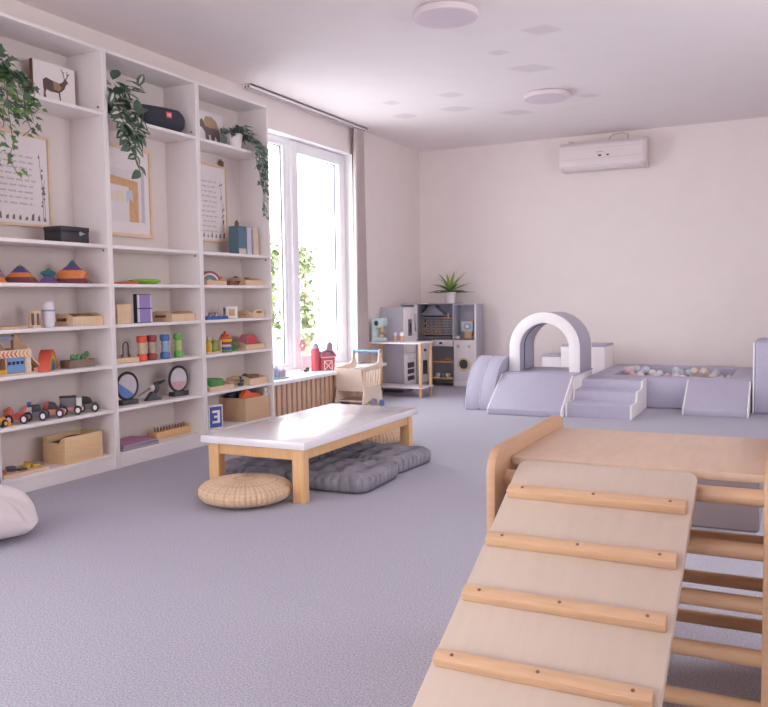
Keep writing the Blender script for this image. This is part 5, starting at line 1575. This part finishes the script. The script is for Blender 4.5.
# potted agave on top
O = (.452, 8.385, .9106)
t = thing('potted_plant', 'spiky green plant in a white pot on the toy kitchen', 'plant', O)
t.scale = (1.12, .82, 1.0)
MB().lathe([(0, 0), (.042, 0), (.054, .105), (.056, .115), (.049, .115), (.046, .10), (0, .10)], n=28).build('pot', WHITE, t)
l = MB(); rnd = random.Random(9)
GA, GB = mat('agave_green', (92, 128, 72), .5, .15, 12), mat('agave_light', (146, 172, 92), .5, .12, 12)
def blade(a, el, L, w_):
    d = Vector((cos(a), sin(a), 0))
    s_ = Vector((-sin(a), cos(a), 0))
    vs, fs = [], []
    n = 8
    for i in range(n + 1):
        q = i / n
        e = el - .55 * q * (1.4 - el)
        p = Vector((0, 0, .10)) + d * (L * q * cos(el - .35 * q)) + Vector((0, 0, L * q * sin(max(.05, el - .45 * q * (1.6 - el)))))
        ww = w_ * (1 - q) ** .7 * (.6 + .9 * q if q < .35 else .92)
        vs += [p - s_ * ww + Vector((0, 0, ww * .5)), p, p + s_ * ww + Vector((0, 0, ww * .5))]
    for i in range(n):
        k = i * 3
        fs += [[k, k + 3, k + 4, k + 1], [k + 1, k + 4, k + 5, k + 2]]
    l.add(vs, fs)
for i in range(11):
    l.mi = 0; blade(i * 2 * pi / 11 + .1, .42 + rnd.uniform(-.1, .12), rnd.uniform(.23, .29), .033)
for i in range(10):
    l.mi = i % 2; blade(i * 2 * pi / 10 + .4, .85 + rnd.uniform(-.1, .1), rnd.uniform(.2, .25), .033)
for i in range(6):
    l.mi = 1; blade(i * 2 * pi / 6, 1.2, rnd.uniform(.22, .29), .03)
l.mi = 0; blade(.3, 1.5, .36, .016)
l.build('leaves', [GA, GB], t)

# ------------------------------------------------------------------ camera, light
f, yaw, pitch, roll, cx, cz = 819.064, 0.4617, 0.0676, -0.0149, 3.8001, 0.9721
fw = Vector((-sin(yaw) * cos(pitch), cos(yaw) * cos(pitch), -sin(pitch)))
rt = Vector((cos(yaw), sin(yaw), 0))
up = rt.cross(fw)
r2 = rt * cos(roll) + up * sin(roll)
u2 = up * cos(roll) - rt * sin(roll)
cam = bpy.data.cameras.new('camera')
cam.sensor_fit = 'HORIZONTAL'
cam.sensor_width = 36
cam.lens = f / 768 * 36
cam.clip_start = .02
co = bpy.data.objects.new('camera', cam)
C.objects.link(co)
M = Matrix(((r2.x, u2.x, -fw.x, cx), (r2.y, u2.y, -fw.y, 0), (r2.z, u2.z, -fw.z, cz), (0, 0, 0, 1)))
co.matrix_world = M
S.camera = co

wd = bpy.data.worlds.new('sky')
S.world = wd
wd.use_nodes = True
nt = wd.node_tree
bg = nt.nodes['Background']
tc = nt.nodes.new('ShaderNodeTexCoord')
sp = nt.nodes.new('ShaderNodeSeparateXYZ')
nt.links.new(tc.outputs['Generated'], sp.inputs[0])
cr = nt.nodes.new('ShaderNodeValToRGB')
cr.color_ramp.elements[0].position = 0.0
cr.color_ramp.elements[0].color = (.93, .955, .975, 1)
cr.color_ramp.elements[1].position = 0.8
cr.color_ramp.elements[1].color = (.91, .945, .99, 1)
nt.links.new(sp.outputs['Z'], cr.inputs['Fac'])
nt.links.new(cr.outputs['Color'], bg.inputs['Color'])
bg.inputs['Strength'].default_value = 9.6

def portal(loc, rot, sx, sy):
    a = bpy.data.lights.new('sky_portal', 'AREA')
    a.shape = 'RECTANGLE'; a.size = sx; a.size_y = sy
    a.cycles.is_portal = True
    o = bpy.data.objects.new('sky_portal', a)
    C.objects.link(o); o.location = loc; o.rotation_euler = rot
portal((-.29, (WY0 + WY1) / 2, (WZ0 + WZ1) / 2), (0, radians(-90), 0), WZ1 - WZ0, WY1 - WY0)
portal((-.29, -.5, (WZ0 + WZ1) / 2), (0, radians(-90), 0), WZ1 - WZ0, 2.8)
portal((RW + .29, 4.1, 1.575), (0, radians(90), 0), 1.55, 1.6)
portal((2.4, RF - .29, 1.55), (radians(90), 0, 0), 2.0, 1.5)

S.view_settings.view_transform = 'Standard'
S.view_settings.look = 'None'
S.view_settings.exposure = 0.04
S.view_settings.gamma = 1.0
S.view_settings.use_curve_mapping = False
S.cycles.max_bounces = 12
S.cycles.diffuse_bounces = 8
S.cycles.transparent_max_bounces = 12
S.cycles.use_denoising = True
S.cycles.sample_clamp_indirect = 8
